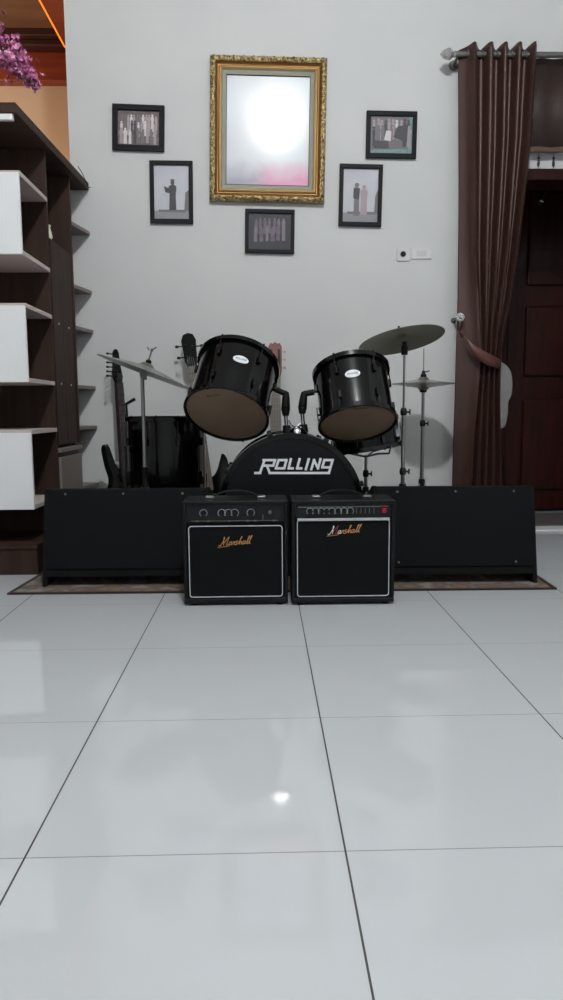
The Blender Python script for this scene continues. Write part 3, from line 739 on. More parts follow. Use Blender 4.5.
def amp(x0, x1, y0, label, kind):
    W_, D, H_ = x1-x0, .165, .376
    th = thing('guitar_amplifier', label, 'amplifier', T((x0+x1)/2, y0, 0))
    w2 = W_/2; fb = .008                       # feet lift
    c = MB()   # shell: back, sides, top, bottom
    c.box((-w2, 0, fb), (w2, D, .026)); c.box((-w2, 0, H_-.014), (w2, D, H_)); c.box((-w2, 0, .026), (-w2+.013, D, H_-.014)); c.box((w2-.013, 0, .026), (w2, D, H_-.014)); c.box((-w2+.013, .02, .026), (w2-.013, D-.004, H_-.014))
    c.build('cabinet', M_vinyl, th, smooth=0, bevel=.004)
    zt = H_-.014; zp = zt-(.050 if kind else .062)                 # control panel band
    MB().box((-w2+.013, .008, zp), (w2-.013, .02, zt)).build('control_panel', M_panel, th, smooth=0)
    gz1 = zp-.006 if kind else zp-.014; gz0 = .032; gx0 = -w2+.020; gx1 = w2-.020
    MB().box((gx0, .004, gz0), (gx1, .02, gz1)).build('grille_cloth', M_grill, th, smooth=0)
    cr_ = .010; loop = []
    for cx, cz_, a0 in ((gx1-cr_, gz1-cr_, 0), (gx0+cr_, gz1-cr_, 90), (gx0+cr_, gz0+cr_, 180), (gx1-cr_, gz0+cr_, 270)):
        for k in range(5):
            a = R(a0+22.5*k); loop.append((cx+cr_*math.cos(a), .002, cz_+cr_*math.sin(a)))
    loop.append(loop[0]); MB().tube(loop, .0017, 6, caps=False).build('piping', M_piping, th)
    # script logo
    sz = .0125; lo = MB(); Ml = T(-.060 if kind == 0 else -.055, .0035, gz1-(.072 if kind == 0 else .054)) @ RY(-4)
    for ln in MARSH:
        sp_ = spline([(x+.25*z, 0, z) for x, z in ln], 4, False)
        p2 = [(p[0]*sz, p[2]*sz*.84) for p in sp_]; lo.k = 0
        if kind and 2.2 < ln[0][0] < 2.3: lo.k = 0
        if kind: lo.k = 2 if ln[0][0] == 1.3 else (0 if ln[0][0] > 3.7 else 1)
        strokes(lo, [p2], .0021, -.002, Ml)
    strokes(lo, [[(-.3*sz, -.3*sz), (3*sz, -.15*sz)]], .0014, -.0018, Ml)
    lo.build('script_logo', [M_gold, M_ink, M_red], th, smooth=0)['label'] = 'gold cursive lettering' if not kind else 'white, red and gold cursive lettering'
    # knobs
    zk = zp+(.024 if kind else .032)
    if kind == 0: ks = [.16, .355, .425, .495, .665]
    else: ks = [.14, .20, .265, .32, .375, .445, .51, .575]
    for k in ks:
        b = MB(); x = gx0+(gx1-gx0)*k; r_ = .0095 if kind == 0 else .0085
        b.lathe([(0, 0), (r_, 0), (r_, .004), (r_*.8, .014), (r_*.72, .016), (0, .016)], 20, T(x, .008, zk) @ RX(90))
        kb = b.build('knob', M_blackmat, th)
        MB().lathe([(r_*.72, .0001), (r_*.78, 0), (r_*.70, .0015), (0, .0012)], 20, T(x, -.0079, zk) @ RX(90)).build('knob_cap', M_panel, kb)
        rt = MB()
        rt.tube([(x+math.cos(R(a))*(r_+.0035), .0066, zk+math.sin(R(a))*(r_+.0035)) for a in range(-50, 231, 20)], .0011, 6)
        rt.build('dial_mark', M_silver, kb, smooth=0)
    if kind == 0:
        b = MB().box((gx0+.008, .005, zp+.003), (gx1-.014, .008, zp+.0052)).build('trim_strip', M_greymetal, th, smooth=0)
        for k in (.87,):
            MB().lathe([(0, 0), (.006, 0), (.006, .006), (.004, .007), (.004, .002), (0, .002)], 16, T(gx0+(gx1-gx0)*k, .008, zk+.001) @ RX(90)).build('input_jack', M_greymetal, th)
        MB().box((gx0+(gx1-gx0)*.79, .004, zp+.008), (gx0+(gx1-gx0)*.795+.001, .008, zp+.026)).build('switch_lever', M_greymetal, th, smooth=0)
        for k in (.08, .2, .42, .62, .7, .9):
            MB().box((gx0+(gx1-gx0)*k, .0045, zp+.001), (gx0+(gx1-gx0)*k+.008, .005, zp+.007)).build('legend_mark', M_greymetal, th, smooth=0)
    else:
        MB().box((gx0, -.002, gz1-.003), (gx1, .008, gz1+.006)).build('silver_bar', M_silver, th, smooth=0, bevel=.001)
        MB().box((gx0+.004, .006, zt-.012), (gx1-.01, .008, zt-.010)).build('legend_line', mat('grey_green_legend', (110, 124, 120), .5), th, smooth=0)
        for k in (.64, .69, .735, .78, .83):
            MB().box((gx0+(gx1-gx0)*k, .004, zk-.009), (gx0+(gx1-gx0)*k+.0018, .008, zk+.010)).build('slot_mark', M_greymetal, th, smooth=0)
        MB().box((gx0+(gx1-gx0)*.92, .002, zk-.007), (gx0+(gx1-gx0)*.965, .008, zk+.008)).build('power_switch', M_red, th, smooth=0, bevel=.001)
        MB().box((gx0+(gx1-gx0)*.89, .006, zk+.013), (gx0+(gx1-gx0)*.985, .008, zk+.018)).build('red_legend', M_red, th, smooth=0)
    # strap handle
    hs = w2*.50
    hp = [(-hs, 0, 0), (-hs*.8, 0, .006), (-hs*.45, 0, .018), (0, 0, .022), (hs*.45, 0, .018), (hs*.8, 0, .006), (hs, 0, 0)]
    hh_ = MB(); sp_ = spline(hp, 4, False); vv = []; ff = []
    for x, y, z in sp_: vv += [(x, .058, H_+.003+z), (x, .084, H_+.003+z), (x, .084, H_+.008+z), (x, .058, H_+.008+z)]
    for i in range(len(sp_)-1):
        for k in range(4): ff.append((4*i+k, 4*i+(k+1) % 4, 4*i+4+(k+1) % 4, 4*i+4+k))
    hh_.add(vv, ff); ho = hh_.build('handle', M_blackmat, th)
    for s_ in (-1, 1):
        MB().box((s_*hs-.016, .054, H_), (s_*hs+.016, .088, H_+.010)).build('handle_cap', M_steel, ho, smooth=0, bevel=.004)
    for sx in (-1, 1):
        for y in (.02, D-.02):
            MB().lathe([(0, 0), (.011, 0), (.013, fb), (0, fb)], 16, T(sx*(w2-.03), y, 0)).build('rubber_foot', M_blackmat, th)
    return th
amp(-.281, .087, 2.522, 'black guitar amplifier with gold script and no silver bar, left of the pair', 0)
amp(.100, .464, 2.512, 'black guitar amplifier with silver bar and red power switch, right of the pair', 1)

# ------------------------------------------------------------------ drums
def lug(mb, r_, z, a, h_, outer=.012):
    M_ = Matrix.Rotation(a, 4, 'Z') @ T(r_, 0, z)
    mb.box((-.001, -.008, -h_/2), (outer, .008, h_/2), M_); return M_
def drum(name, label, cat, M_, r_, L, nl, head_lo, head_hi, hoop_m, parent=None, badge=None, headlogo=None, lugm=None):
    """local Z from lower head (0) to upper head (L)"""
    th = thing(name, label, cat, M_)
    MB().lathe([(r_-.006, .004), (r_, .004), (r_, L-.004), (r_-.006, L-.004), (r_-.006, .004)], 64).build('shell', M_black, th)
    for z, s_, hm in ((0, -1, head_lo), (L, 1, head_hi)):
        MB().lathe([(r_+.001, z-s_*.012), (r_+.013, z-s_*.012), (r_+.014, z+s_*.006), (r_+.010, z+s_*.010), (r_+.007, z+s_*.010), (r_+.006, z+s_*.004), (r_+.001, z-s_*.012)][::s_], 64).build('hoop', hoop_m, th)
        MB().lathe([(0, z+s_*.003), (r_*.92, z+s_*.003), (r_+.002, z+s_*.001), (r_+.005, z-s_*.004), (0, z-s_*.003)][::s_*-1], 64).build('drum_head', hm, th)
    for k in range(nl):
        a = 2*PI*(k+.5)/nl; Ma = Matrix.Rotation(a, 4, 'Z')
        for z, ze, sg in ((L*.27, 0, -1), (L*.73, L, 1)):
            b = MB(); lug(b, r_, z, a, .034); lo = b.build('lug', lugm or M_black, th, smooth=0, bevel=.003)
            t = MB(); t.tube([(r_+.0095, 0, z), (r_+.0095, 0, ze+sg*.006), (r_+.0100, 0, ze+sg*.0061), (r_+.0100, 0, ze+sg*.013)], [.0022, .0022, .004, .004], 6, Ma)
            t.build('tension_rod', lugm or M_darkchrome, lo)
    if badge:
        ang, z, bw, bh = badge; b = MB(); n = 28
        vv = []; ff = []
        for k in range(n):
            c_, s_ = math.cos(2*PI*k/n), math.sin(2*PI*k/n)
            da = ang+c_*bw/r_; vv += [((r_+.0005)*math.cos(da), (r_+.0005)*math.sin(da), z+s_*bh), ((r_+.003)*math.cos(da), (r_+.003)*math.sin(da), z+s_*bh)]
        for k in range(n): j = (k+1) % n; ff.append((2*k, 2*j, 2*j+1, 2*k+1))
        vv.append(((r_+.0035)*math.cos(ang), (r_+.0035)*math.sin(ang), z)); cidx = len(vv)-1
        for k in range(n): j = (k+1) % n; ff.append((2*k+1, 2*j+1, cidx))
        b.add(vv, ff); bo = b.build('badge', M_ink, th)
        bo['label'] = 'white oval badge'
        tb_ = MB(); Mt = Matrix.Rotation(ang, 4, 'Z') @ T(r_+.0042, 0, z) @ RZ(90) @ RX(90)
        text_mesh(tb_, 'ROLLING', .0105, Mt, .2); tb_.build('badge_lettering', M_blackink, bo, smooth=0)
    if headlogo:
        ang, rr_, size = headlogo; tb_ = MB()
        Mt = Matrix.Rotation(ang, 4, 'Z') @ T(rr_, 0, -.0035) @ RZ(-90) @ RX(180) @ RZ(180)
        text_mesh(tb_, 'ROLLING', size, Mt, .2); tb_.build('head_lettering', M_blackink, th, smooth=0)
    return th

# bass drum: local Z looks back (+Y)
KX, KY, KR, KL = .117, 2.94, .282, .385
KZ = KR+.014+RUG
kM = T(KX, KY, KZ) @ RX(-90)
kick = thing('bass_drum', 'large black bass drum with white ROLLING lettering on its front head', 'drum', kM)
MB().lathe([(KR-.006, .01), (KR, .01), (KR, KL-.01), (KR-.006, KL-.01), (KR-.006, .01)], 72).build('shell', M_black, kick)
for z, s_ in ((0, -1), (KL, 1)):
    MB().lathe([(KR-.010, z), (KR-.010, z+s_*.008), (KR+.012, z+s_*.008), (KR+.013, z-s_*.026), (KR+.001, z-s_*.028), (KR-.010, z)][::s_], 72).build('hoop', M_black, kick)
    MB().lathe([(0, z+s_*.002), (KR-.009, z+s_*.002), (KR-.009, z-s_*.004), (0, z-s_*.003)][::-s_], 72).build('drum_head', M_headb if s_ < 0 else M_headw, kick)
for k in range(8):
    a = 2*PI*(k+.5)/8+.1; Ma = Matrix.Rotation(a, 4, 'Z')
    for zl_, zh_, z0, z1 in ((KL*.3, -.004, -.012, .014), (KL*.7, KL+.004, KL-.014, KL+.012)):
        b = MB(); lug(b, KR, zl_, a, .05, .016); lo = b.build('lug', M_darkchrome, kick, smooth=0, bevel=.004)
        MB().tube([(KR+.018, 0, zh_), (KR+.013, 0, zl_)], .003, 6, Ma).build('tension_rod', M_darkchrome, lo)
        MB().box((KR+.003, -.011, z0), (KR+.024, .011, z1), Ma).build('hoop_claw', M_blackmat, lo, smooth=0, bevel=.004)
# lettering, traced stroke by stroke on the head
ROLL = [[(178, 103), (120, 103)], [(180, 103), (170, 131), (116, 131)], [(126, 103), (103, 166)], [(104, 169), (78, 169)], [(138, 132), (152, 168)],
        [(198, 103), (238, 103), (226, 145), (184, 145), (198, 103)], [(260, 98), (249, 145), (270, 145)], [(305, 98), (292, 145), (314, 145)],
        [(352, 98), (337, 150)], [(365, 150), (379, 103), (399, 145), (412, 98)], [(474, 103), (432, 103), (421, 140), (462, 140)], [(152, 169), (455, 169), (474, 103)]]
tx = MB()
def k2(p):   # picture px -> head plane
    q = at(240+p[0]/5.118, 440+p[1]/5.118, KY-.004); return (q.x-KX, q.z-KZ)
strokes(tx, [[k2(p) for p in ln] for ln in ROLL], .0096, .0012, RX(90) @ T(0, -.0034, 0))
tx.build('lettering', M_ink, kick, smooth=0)['label'] = 'white slanted ROLLING lettering'
# spurs
for s_ in (-1, 1):
    b = MB(); p0 = Vector((s_*KR*.82, KR*.57, .10)); b.tube([p0, Vector((s_*(KR+.07), KZ-RUG-.006, .02))], .006, 8); b.ball((s_*(KR+.07), KZ-RUG-.008, .02), .008, 8)
    b.build('spur', M_chrome, kick)
# tom mount (kick local: z back, y down)
def KW(p): q = kM.inverted() @ Vector(p); return q
MY = 3.08
mb_ = MB(); pt = (at(297, 432, MY).x, MY, KZ+KR)
mb_.lathe([(0, -.004), (.044, -.004), (.044, .010), (.036, .026), (.022, .036), (0, .038)], 28, kM.inverted() @ T(pt))
mo = mb_.build('tom_mount', M_chrome, kick)

TL_M = None
def tom(name, label, bx, by, Yb, axis, r_, L, roll, badge_px):
    c = at(bx, by, Yb); z = Vector(axis).normalized()
    # local X axis: towards the camera as far as possible (badge sits there)
    x = Vector((0, -1, 0)); x = (x-z*x.dot(z)).normalized(); y = z.cross(x)
    M_ = Matrix((x, y, z)).transposed().to_4x4(); M_.translation = c
    # badge angle from its picture position
    best = None
    for i in range(-60, 61):
        for j in range(3, 10):
            a = R(i); h_ = L*j/10; p = M_ @ Vector((r_*math.cos(a), r_*math.sin(a), h_)); v = p-Vector((0, 0, CAM_H))
            u_, w_ = 281.5+FPX*v.dot(_r)/v.dot(_f), 500-FPX*v.dot(_u)/v.dot(_f)
            e = (u_-badge_px[0])**2+(w_-badge_px[1])**2
            if best is None or e < best[0]: best = (e, a, h_)
    return M_, best[1], best[2]
Ma_, ba, bh = tom('tom', '', 226.5, 414, 2.93, (.185, .61, .79), .160, .258, 0, (240.5, 360.5))
def head_polar(M_, px, r_):
    best = None
    for i in range(0, 360, 3):
        for j in range(0, 20):
            q = r_*j/20; p = M_ @ Vector((q*math.cos(R(i)), q*math.sin(R(i)), 0)); v = p-Vector((0, 0, CAM_H))
            e = (281.5+FPX*v.dot(_r)/v.dot(_f)-px[0])**2+(500-FPX*v.dot(_u)/v.dot(_f)-px[1])**2
            if best is None or e < best[0]: best = (e, R(i), q)
    return best[1], best[2]
LA, LR = head_polar(Ma_, (213.5, 395), .16)
t1 = drum('tom_drum', 'black tom drum tilted towards the stacked left side, the larger of the two over the bass drum', 'drum', Ma_, .160, .258, 6, M_head, M_headw, M_black, badge=(ba, bh, .031, .017), headlogo=(LA, LR, .0145))
t1['label'] = 'black tom drum above the bass drum, left of the pair and larger'
Mb_, bb, bh2 = tom('tom', '', 357.5, 423, 2.97, (-.06, .48, .87), .149, .238, 0, (352.5, 373))
RA, RR = head_polar(Mb_, (361, 408), .149)
t2 = drum('tom_drum', 'black tom drum above the bass drum, right of the pair and smaller', 'drum', Mb_, .149, .238, 6, M_head, M_headw, M_black, badge=(bb, bh2, .030, .017), headlogo=(RA, RR, .0145))
t1.location = t1.location

# holders: rods and L arms, one per tom, part of the bass drum
def holder(px_base, px_joint, px_elbow, px_end, side):
    b0 = Vector((at(*px_base, MY).x, MY, pt[2]+.012)); j = at(*px_joint, MY); e = at(*px_elbow, MY); f2 = at(*px_end, MY-.01)
    h0 = MB(kM.inverted()); h0.tube([b0, j], .0085, 12); ro = h0.build('holder_rod', M_chrome, kick)
    h1 = MB(kM.inverted()); h1.tube([j-(j-b0).normalized()*.012, j+(e-j)*.2, j+(e-j)*.8, e+(e-j).normalized()*.008], [.013, .019, .016, .012], 14)
    h1.ball(tuple(j+(e-j)*.35+Vector((0, -.014, 0))), .009, 8); h1.build('clamp', M_blackmat, ro)
    h2 = MB(kM.inverted()); h2.tube(spline([tuple(e-Vector((0, 0, .012))), tuple(e), tuple(e+(f2-e)*.3), tuple(f2)], 4, False), .0125, 12); h2.build('arm', M_blackmat, ro)
    b1 = MB(kM.inverted()); b1.tube([b0-Vector((0, 0, .004)), b0+(j-b0)*.35], [.019, .016], 14); b1.build('socket', M_blackmat, ro)
holder((287, 430), (285.5, 413), (286, 394), (275, 389), -1)
holder((304, 430), (302, 411), (304, 394), (314, 392), 1)
cb_ = MB(kM.inverted()); cb_.tube(spline([tuple(at(289, 420, MY-.02)), tuple(at(292, 425, MY-.025)), tuple(at(297, 426.5, MY-.025)), tuple(at(300, 424, MY-.02))], 4, False), .0035, 8); cb_.build('cross_rod', M_chrome, mo)

# tripod stand helper (world placed, local z up)
def tripod(th, h_hub, h_top, r_leg, rtube=.008, rot=90, joints=(), topr=.0055, mt=None, x=0):
    mt = mt or M_steel
    MB().tube([(0, 0, .05), (0, 0, h_hub+.02)], rtube+.003, 12).build('lower_tube', mt, th)
    zs = [h_hub]+list(joints)+[h_top]
    for i, (a, b) in enumerate(zip(zs, zs[1:])):
        MB().tube([(0, 0, a), (0, 0, b)], rtube-.0018*i, 12).build('pole_section', mt, th)
    for z in joints:
        b = MB(); b.lathe([(0, -.014), (.013, -.014), (.015, 0), (.013, .012), (.009, .018), (0, .018)], 16, T(0, 0, z)); b.tube([(0, 0, z), (.026, -.006, z)], .0045, 8); b.tube([(.026, -.006, z-.012), (.026, -.006, z+.012)], .0035, 8)
        b.build('clamp', M_blackmat, th)
    MB().lathe([(0, -.02), (.015, -.02), (.017, 0), (.015, .018), (0, .02)], 16, T(0, 0, h_hub)).build('hub', M_blackmat, th)
    for k in range(3):
        a = R(rot+120*k); c, s_ = math.cos(a), math.sin(a)
        b = MB().tube([(c*.012, s_*.012, h_hub-.005), (c*r_leg*.5, s_*r_leg*.5, h_hub*.5+.012), (c*r_leg, s_*r_leg, .012)], .0055, 8).tube([(c*.010, s_*.010, .075), (c*r_leg*.55, s_*r_leg*.55, h_hub*.45+.010)], .004, 8)
        lg = b.build('leg', mt, th); MB().tube([(c*r_leg, s_*r_leg, 0), (c*r_leg, s_*r_leg, .022)], .010, 10).build('rubber_foot', M_blackmat, lg)

def cymbal_mb(r_, bell=.16, rise=.022):
    pr = [(0.006, rise+.014), (r_*bell*.6, rise+.013), (r_*bell, rise), (r_*.5, rise*.62), (r_*.8, rise*.22), (r_, 0)]
    pr2 = [(a, z-.0016) for a, z in pr[::-1]]
    mb = MB(); mb.lathe((pr+pr2+[pr[0]])[::-1], 72); return mb

# snare on its stand, behind the right tom
SY = 3.42; sc_ = at(366, 446, SY)
sM = T(sc_.x, SY, .512) @ RY(-8)
sn = drum('snare_drum', 'black snare drum on a stand behind the right tom', 'drum', sM, .155, .125, 8, M_head, M_headw, M_darkchrome, lugm=M_darkchrome)
MB().box((.148, -.02, .03), (.172, .02, .10), RZ(-20)).build('strainer', M_chrome, sn, smooth=0, bevel=.004)
ss = thing('snare_stand', 'chrome tripod stand carrying the snare drum', 'drum stand', (sc_.x, SY, RUG))
tripod(ss, .30, .47, .20, .009, 30, (.38,))
bs = MB()
for k in range(3):
    a = R(-60+120*k); c, s_ = math.cos(a), math.sin(a); zz = lambda x_: .502-RUG+x_*math.tan(R(8))
    e = .169
    bs.tube([(0, 0, .46), (c*e*.5, s_*e*.5, .478), (c*e, s_*e, zz(c*e)-.022), (c*(e+.012), s_*(e+.012), zz(c*e)+.012)], .005, 8)
bs.build('basket', M_chrome, ss)

# floor tom
FX, FY = at(166, 415, 3.38).x, 3.39
ft = drum('floor_tom', 'black glossy floor tom standing behind the left cymbal stand', 'drum', T(FX, FY, .27), .178, .385, 8, M_headb, M_headw, M_black)
for k in range(3):
    a = R(-36+120*k); c, s_ = math.cos(a), math.sin(a); b = MB(); rr = .178+.016
    b.tube([(c*rr, s_*rr, .26), (c*rr, s_*rr, -.02), (c*(rr+.012), s_*(rr+.012), -.06), (c*(rr+.012), s_*(rr+.012), -.262+RUG)], .005, 8)
    lo = b.build('leg', M_darkchrome, ft); MB().box((.176, -.014, .09), (.200, .014, .15), RZ(-36+120*k)).build('leg_bracket', M_darkchrome, lo, smooth=0, bevel=.004)

# crash cymbal on straight stand
cc_ = at(401, 340, 3.15); bx_ = at(403.5, 420, 3.15).x
cs = thing('cymbal_stand', 'straight steel cymbal stand right of the snare, holding the high crash', 'cymbal stand', (bx_, 3.15, RUG))
top_z = at(404, 352, 3.15).z-RUG
tripod(cs, .34, top_z+.01, .17, .0085, 90, (at(403, 412, 3.15).z-RUG, at(403, 476, 3.15).z-RUG+.02))
cym_c = at(401, 341, 3.15)
MB().lathe([(0, 0), (.014, 0), (.015, .03), (.010, .045), (.010, .055), (0, .055)], 14, T(0, 0, top_z-.012)).build('tilter', M_blackmat, cs)
cr_o = thing('crash_cymbal', 'bronze crash cymbal tilted on the tall stand at the right of the kit', 'cymbal', T(bx_-.014, 3.15, top_z+RUG+.048) @ RY(-9) @ RX(-13))
cymbal_mb(.185).build('cymbal_disc', M_brass, cr_o, smooth=30)
MB().lathe([(0, .034), (.012, .034), (.013, .044), (.006, .052), (.005, .064), (0, .066)], 12).build('felt_and_nut', M_blackmat, cr_o)

# hi-hat
hx = at(422.5, 430, 3.70).x; hz = at(424, 384, 3.70).z
hs_ = thing('hi_hat_stand', 'steel hi-hat stand at the far right beside the curtain', 'cymbal stand', (hx, 3.70, RUG))
hz -= RUG
tripod(hs_, at(422, 484, 3.7).z, hz-.04, .20, .0095, 90, (at(422, 425, 3.7).z,), mt=M_steel)
MB().tube([(0, 0, hz-.04), (0, 0, at(424, 350, 3.7).z)], .0028, 8).build('pull_rod', M_steel, hs_)
MB().lathe([(0, -.03), (.016, -.03), (.022, -.012), (.02, -.006), (0, -.004)], 16, T(0, 0, hz-.012)).build('seat_cup', M_blackmat, hs_)
ct = MB(); ct.lathe([(0, 0), (.014, 0), (.016, .012), (.010, .02), (.007, .034), (0, .036)], 14, T(0, 0, hz+.032)); ct.tube([(0, 0, hz+.058), (.02, 0, hz+.062), (.03, 0, hz+.066)], .003, 6); ct.build('clutch', M_blackmat, hs_)
MB().box((-.035, -.26, .02), (.035, -.06, .028), RX(3)).tube([(0, -.05, .03), (0, -.02, .06)], .006, 8).box((-.03, -.09, 0.0), (.03, -.06, .02)).box((-.03, -.265, 0), (.03, -.235, .02)).build('pedal', M_greymetal, hs_, smooth=0, bevel=.003)
h1 = thing('hi_hat_cymbal', 'upper cymbal of the hi-hat pair by the curtain', 'cymbal', (hx, 3.70, hz+RUG+.003)); cymbal_mb(.158, .2, .018).build('cymbal_disc', M_brassd, h1, smooth=30)
h2 = thing('hi_hat_cymbal', 'lower upturned cymbal of the hi-hat pair by the curtain', 'cymbal', T(hx, 3.70, hz+RUG-.001) @ RX(180)); cymbal_mb(.158, .2, .018).build('cymbal_disc', M_brassd, h2, smooth=30)

# left cymbal on boom-less stand
lxp = at(143.5, 420, 3.12).x; lz = at(146, 367, 3.12).z
ls = thing('cymbal_stand', 'slim steel cymbal stand at the left, holding the steeply tilted cymbal', 'cymbal stand', (lxp, 3.12, RUG))
tz = at(145, 375, 3.12).z-RUG
tripod(ls, at(143, 486, 3.12).z-RUG, tz-.01, .105, .0085, 90, ())
MB().tube([(0, 0, at(143, 488, 3.12).z-RUG), (0, 0, at(143, 470, 3.12).z-RUG), (0, 0, at(143, 467, 3.12).z-RUG)], [.013, .013, .016], 14).build('sleeve', M_blackmat, ls)
MB().lathe([(0, -.02), (.012, -.02), (.013, .012), (0, .014)], 14, T(.008, 0, tz)).lathe([(0, -.008), (.016, -.008), (.016, .008), (0, .008)], 16, T(.008, -.012, tz) @ RX(90)).build('tilter', M_greymetal, ls)
ax = Vector((.33, -.05, .94)).normalized()
p0 = Vector((.008, 0, tz)); p1 = p0+ax*.115
MB().tube([p0, p1], .0035, 8).tube([p1-ax*.012, p1], .006, 8).tube([p1-ax*.006-Vector((.012, 0, 0)), p1-ax*.006+Vector((-.018, 0, .012))], .003, 6).tube([p1-ax*.006, p1-ax*.006+Vector((.02, 0, .012))], .003, 6).build('tilt_rod', M_greymetal, ls)
lcM = T(Vector((lxp, 3.12, RUG))+p0+ax*.012) @ RY(20.5) @ RX(-3)
lc_ = thing('ride_cymbal', 'grey cymbal tilted steeply down to the right at the left of the kit', 'cymbal', lcM)
cymbal_mb(.207, .17, .026).build('cymbal_disc', M_brassd, lc_, smooth=30)
MB().lathe([(0, .041), (.012, .041), (.013, .050), (.006, .056), (0, .056)], 12).build('felt_washer', M_blackmat, lc_)

# ------------------------------------------------------------------ guitars
def guitar(label, head_px, base_x, Yhead, Ybase, zbase, turn, kind, name, cat='guitar'):
    hp_ = at(*head_px, Yhead); b = Vector((base_x, Ybase, zbase)); z = (hp_-b); Ltot = z.length; z.normalize()
    y = Vector((0, 1, 0)); y = (y-z*y.dot(z)).normalized(); x = y.cross(z)
    M_ = Matrix((x, y, z)).transposed().to_4x4(); M_.translation = b; M_ = M_ @ RZ(turn)
    th = thing(name, label, cat, M_); S = Ltot
    if kind in ('electric', 'bass'):
        bl = .46 if kind == 'electric' else .42       # share of length taken by the body incl. horns
        half = [(.0, 0), (.06, .002), (.125, .03), (.155, .09), (.142, .155), (.108, .205), (.102, .245), (.122, .30), (.128, .345), (.108, .385), (.098, .375), (.088, .335), (.055, .30), (.03, .292)]
        left = [(-x_*(.8 if kind == 'electric' else 1), z_) for x_, z_ in half]; left[8:14] = [(-.106, .345), (-.112, .395), (-.098, .42), (-.080, .39), (-.062, .335), (-.036, .292)] if kind == 'electric' else [(-.128, .36), (-.122, .42), (-.10, .44), (-.085, .40), (-.06, .33), (-.03, .29)]
        if kind == 'bass': half[8:14] = [(.125, .34), (.118, .385), (.098, .405), (.082, .37), (.06, .32), (.03, .29)]
        pts = half+left[:0:-1]; pts = [(x_, z_) for x_, z_ in pts]
        body = MB(); body.prism(spline(pts, 4), .042); body.build('body', M_black, th, smooth=50, bevel=.006)
        ne = S-.18; nb = MB(); 
        w0, w1 = (.028, .021) if kind == 'electric' else (.030, .021)
        nb.prism([(-w0, .22), (w0, .22), (w1, ne), (-w1, ne)], .02, T(0, -.008, 0)); nb.build('neck', M_neck, th, smooth=0, bevel=.004)
        fb_ = MB(); fb_.prism([(-w0, .22), (w0, .22), (w1, ne), (-w1, ne)], .005, T(0, -.013, 0)); fo = fb_.build('fretboard', M_neckgrey if kind == 'bass' else M_neck, th, smooth=0)
        fr = MB(); z_ = ne; k_ = ne-.16
        for q in range(18): zz = .16+(ne-.16)*2**(-q/12); fr.box((-w0*.85, -.0145, zz-.001), (w0*.85, -.013, zz+.001)) if zz > .23 else None
        fr.build('frets', M_darkchrome, fo, smooth=0)
        hd_ = MB()
        if kind == 'electric':
            hpnt = [(-.021, ne), (.021, ne), (.030, ne+.035), (.026, ne+.05), (.018, ne+.10), (.014, ne+.16), (.004, ne+.18), (-.010, ne+.178), (-.020, ne+.165), (-.034, ne+.03)]
        else:
            hpnt = [(-.021, ne), (.021, ne), (.034, ne+.03), (.036, ne+.09), (.040, ne+.14), (.026, ne+.172), (0, ne+.18), (-.026, ne+.172), (-.040, ne+.14), (-.036, ne+.09), (-.034, ne+.03)]
        hd_.prism(hpnt, .015, T(0, -.006, 0)); ho = hd_.build('headstock', M_black, th, smooth=0, bevel=.004)
        if kind == 'electric': tp = [(-1, ne+.035+.0235*i, -.033+.0022*i) for i in range(6)]
        else: tp = [(-1, ne+.055, -.034), (-1, ne+.115, -.036), (1, ne+.045, .034), (1, ne+.105, .036)]
        for s_, zz, xx in tp:
            b_ = MB(); ln = .030 if kind == 'electric' else .030
            b_.tube([(xx, .006, zz), (xx+s_*ln, .006, zz)], .0034, 6); b_.lathe([(0, -.002), (.0085 if kind == 'electric' else .011, -.002), (.0085 if kind == 'electric' else .011, .002), (0, .002)], 10, T(xx+s_*ln, .006, zz) @ RX(90) @ Matrix.Diagonal((1, .7, 1, 1)))
            b_.tube([(xx*.45, -.018, zz), (xx*.45, -.006, zz)], .0045, 8); b_.build('tuning_peg', M_blackmat, ho)
        st = MB(); n = 6 if kind == 'electric' else 4
        for q in range(n):
            t = (q-(n-1)/2)/(n-1)*2; st.tube([(t*.024, -.019, .085), (t*.017, -.0165, ne), (t*.014, -.016, ne+.05)], .0006, 4)
        st.build('strings', M_steel, th)
        for zz in (.13, .19, .25)[: 3 if kind == 'electric' else 2]:
            MB().box((-.042, -.007, zz-.011), (.042, 0, zz+.011)).build('pickup', M_blackmat, th, smooth=0, bevel=.003)
        MB().box((-.036, -.012, .07), (.036, 0, .09)).build('bridge', M_greymetal, th, smooth=0, bevel=.003)
        for q in range(3): MB().lathe([(0, 0), (.011, 0), (.009, .012), (0, .013)], 14, T(.095-.012*q, 0, .09+.035*q) @ RX(90)).build('control_knob', M_greymetal, th)
        MB().lathe([(0, 0), (.009, 0), (.009, .008), (.006, .012), (0, .012)], 14, T(-.052, 0, .318) @ RX(90)).build('strap_button', M_pick, th)
    else:
        half = [(0, 0), (.09, .008), (.165, .06), (.18, .13), (.155, .20), (.118, .255), (.112, .29), (.13, .35), (.135, .40), (.11, .455), (.05, .48)]
        pts = half+[(-x_, z_) for x_, z_ in half[:0:-1]]
        body = MB(); body.prism(spline(pts, 4), .09, T(0, .001, 0)); body.build('body', mat('red_brown_guitar_side', (110, 60, 44), .3), th, smooth=50, bevel=.003)
        tp_ = MB(); tp_.prism(spline([(x_*.985, z_*.985+.004) for x_, z_ in pts], 4), .002, T(0, -.001, 0)); so_ = tp_.build('soundboard', M_pine, th, smooth=0)
        MB().lathe([(0, .0012), (.043, .0012), (.043, .0015), (0, .0015)], 32, T(0, -.0005, .315) @ RX(90)).build('sound_hole', M_blackmat, so_)
        MB().box((-.085, -.010, .13), (.085, -.001, .155)).build('bridge', M_neck, th, smooth=0, bevel=.002)
        ne = S-.19
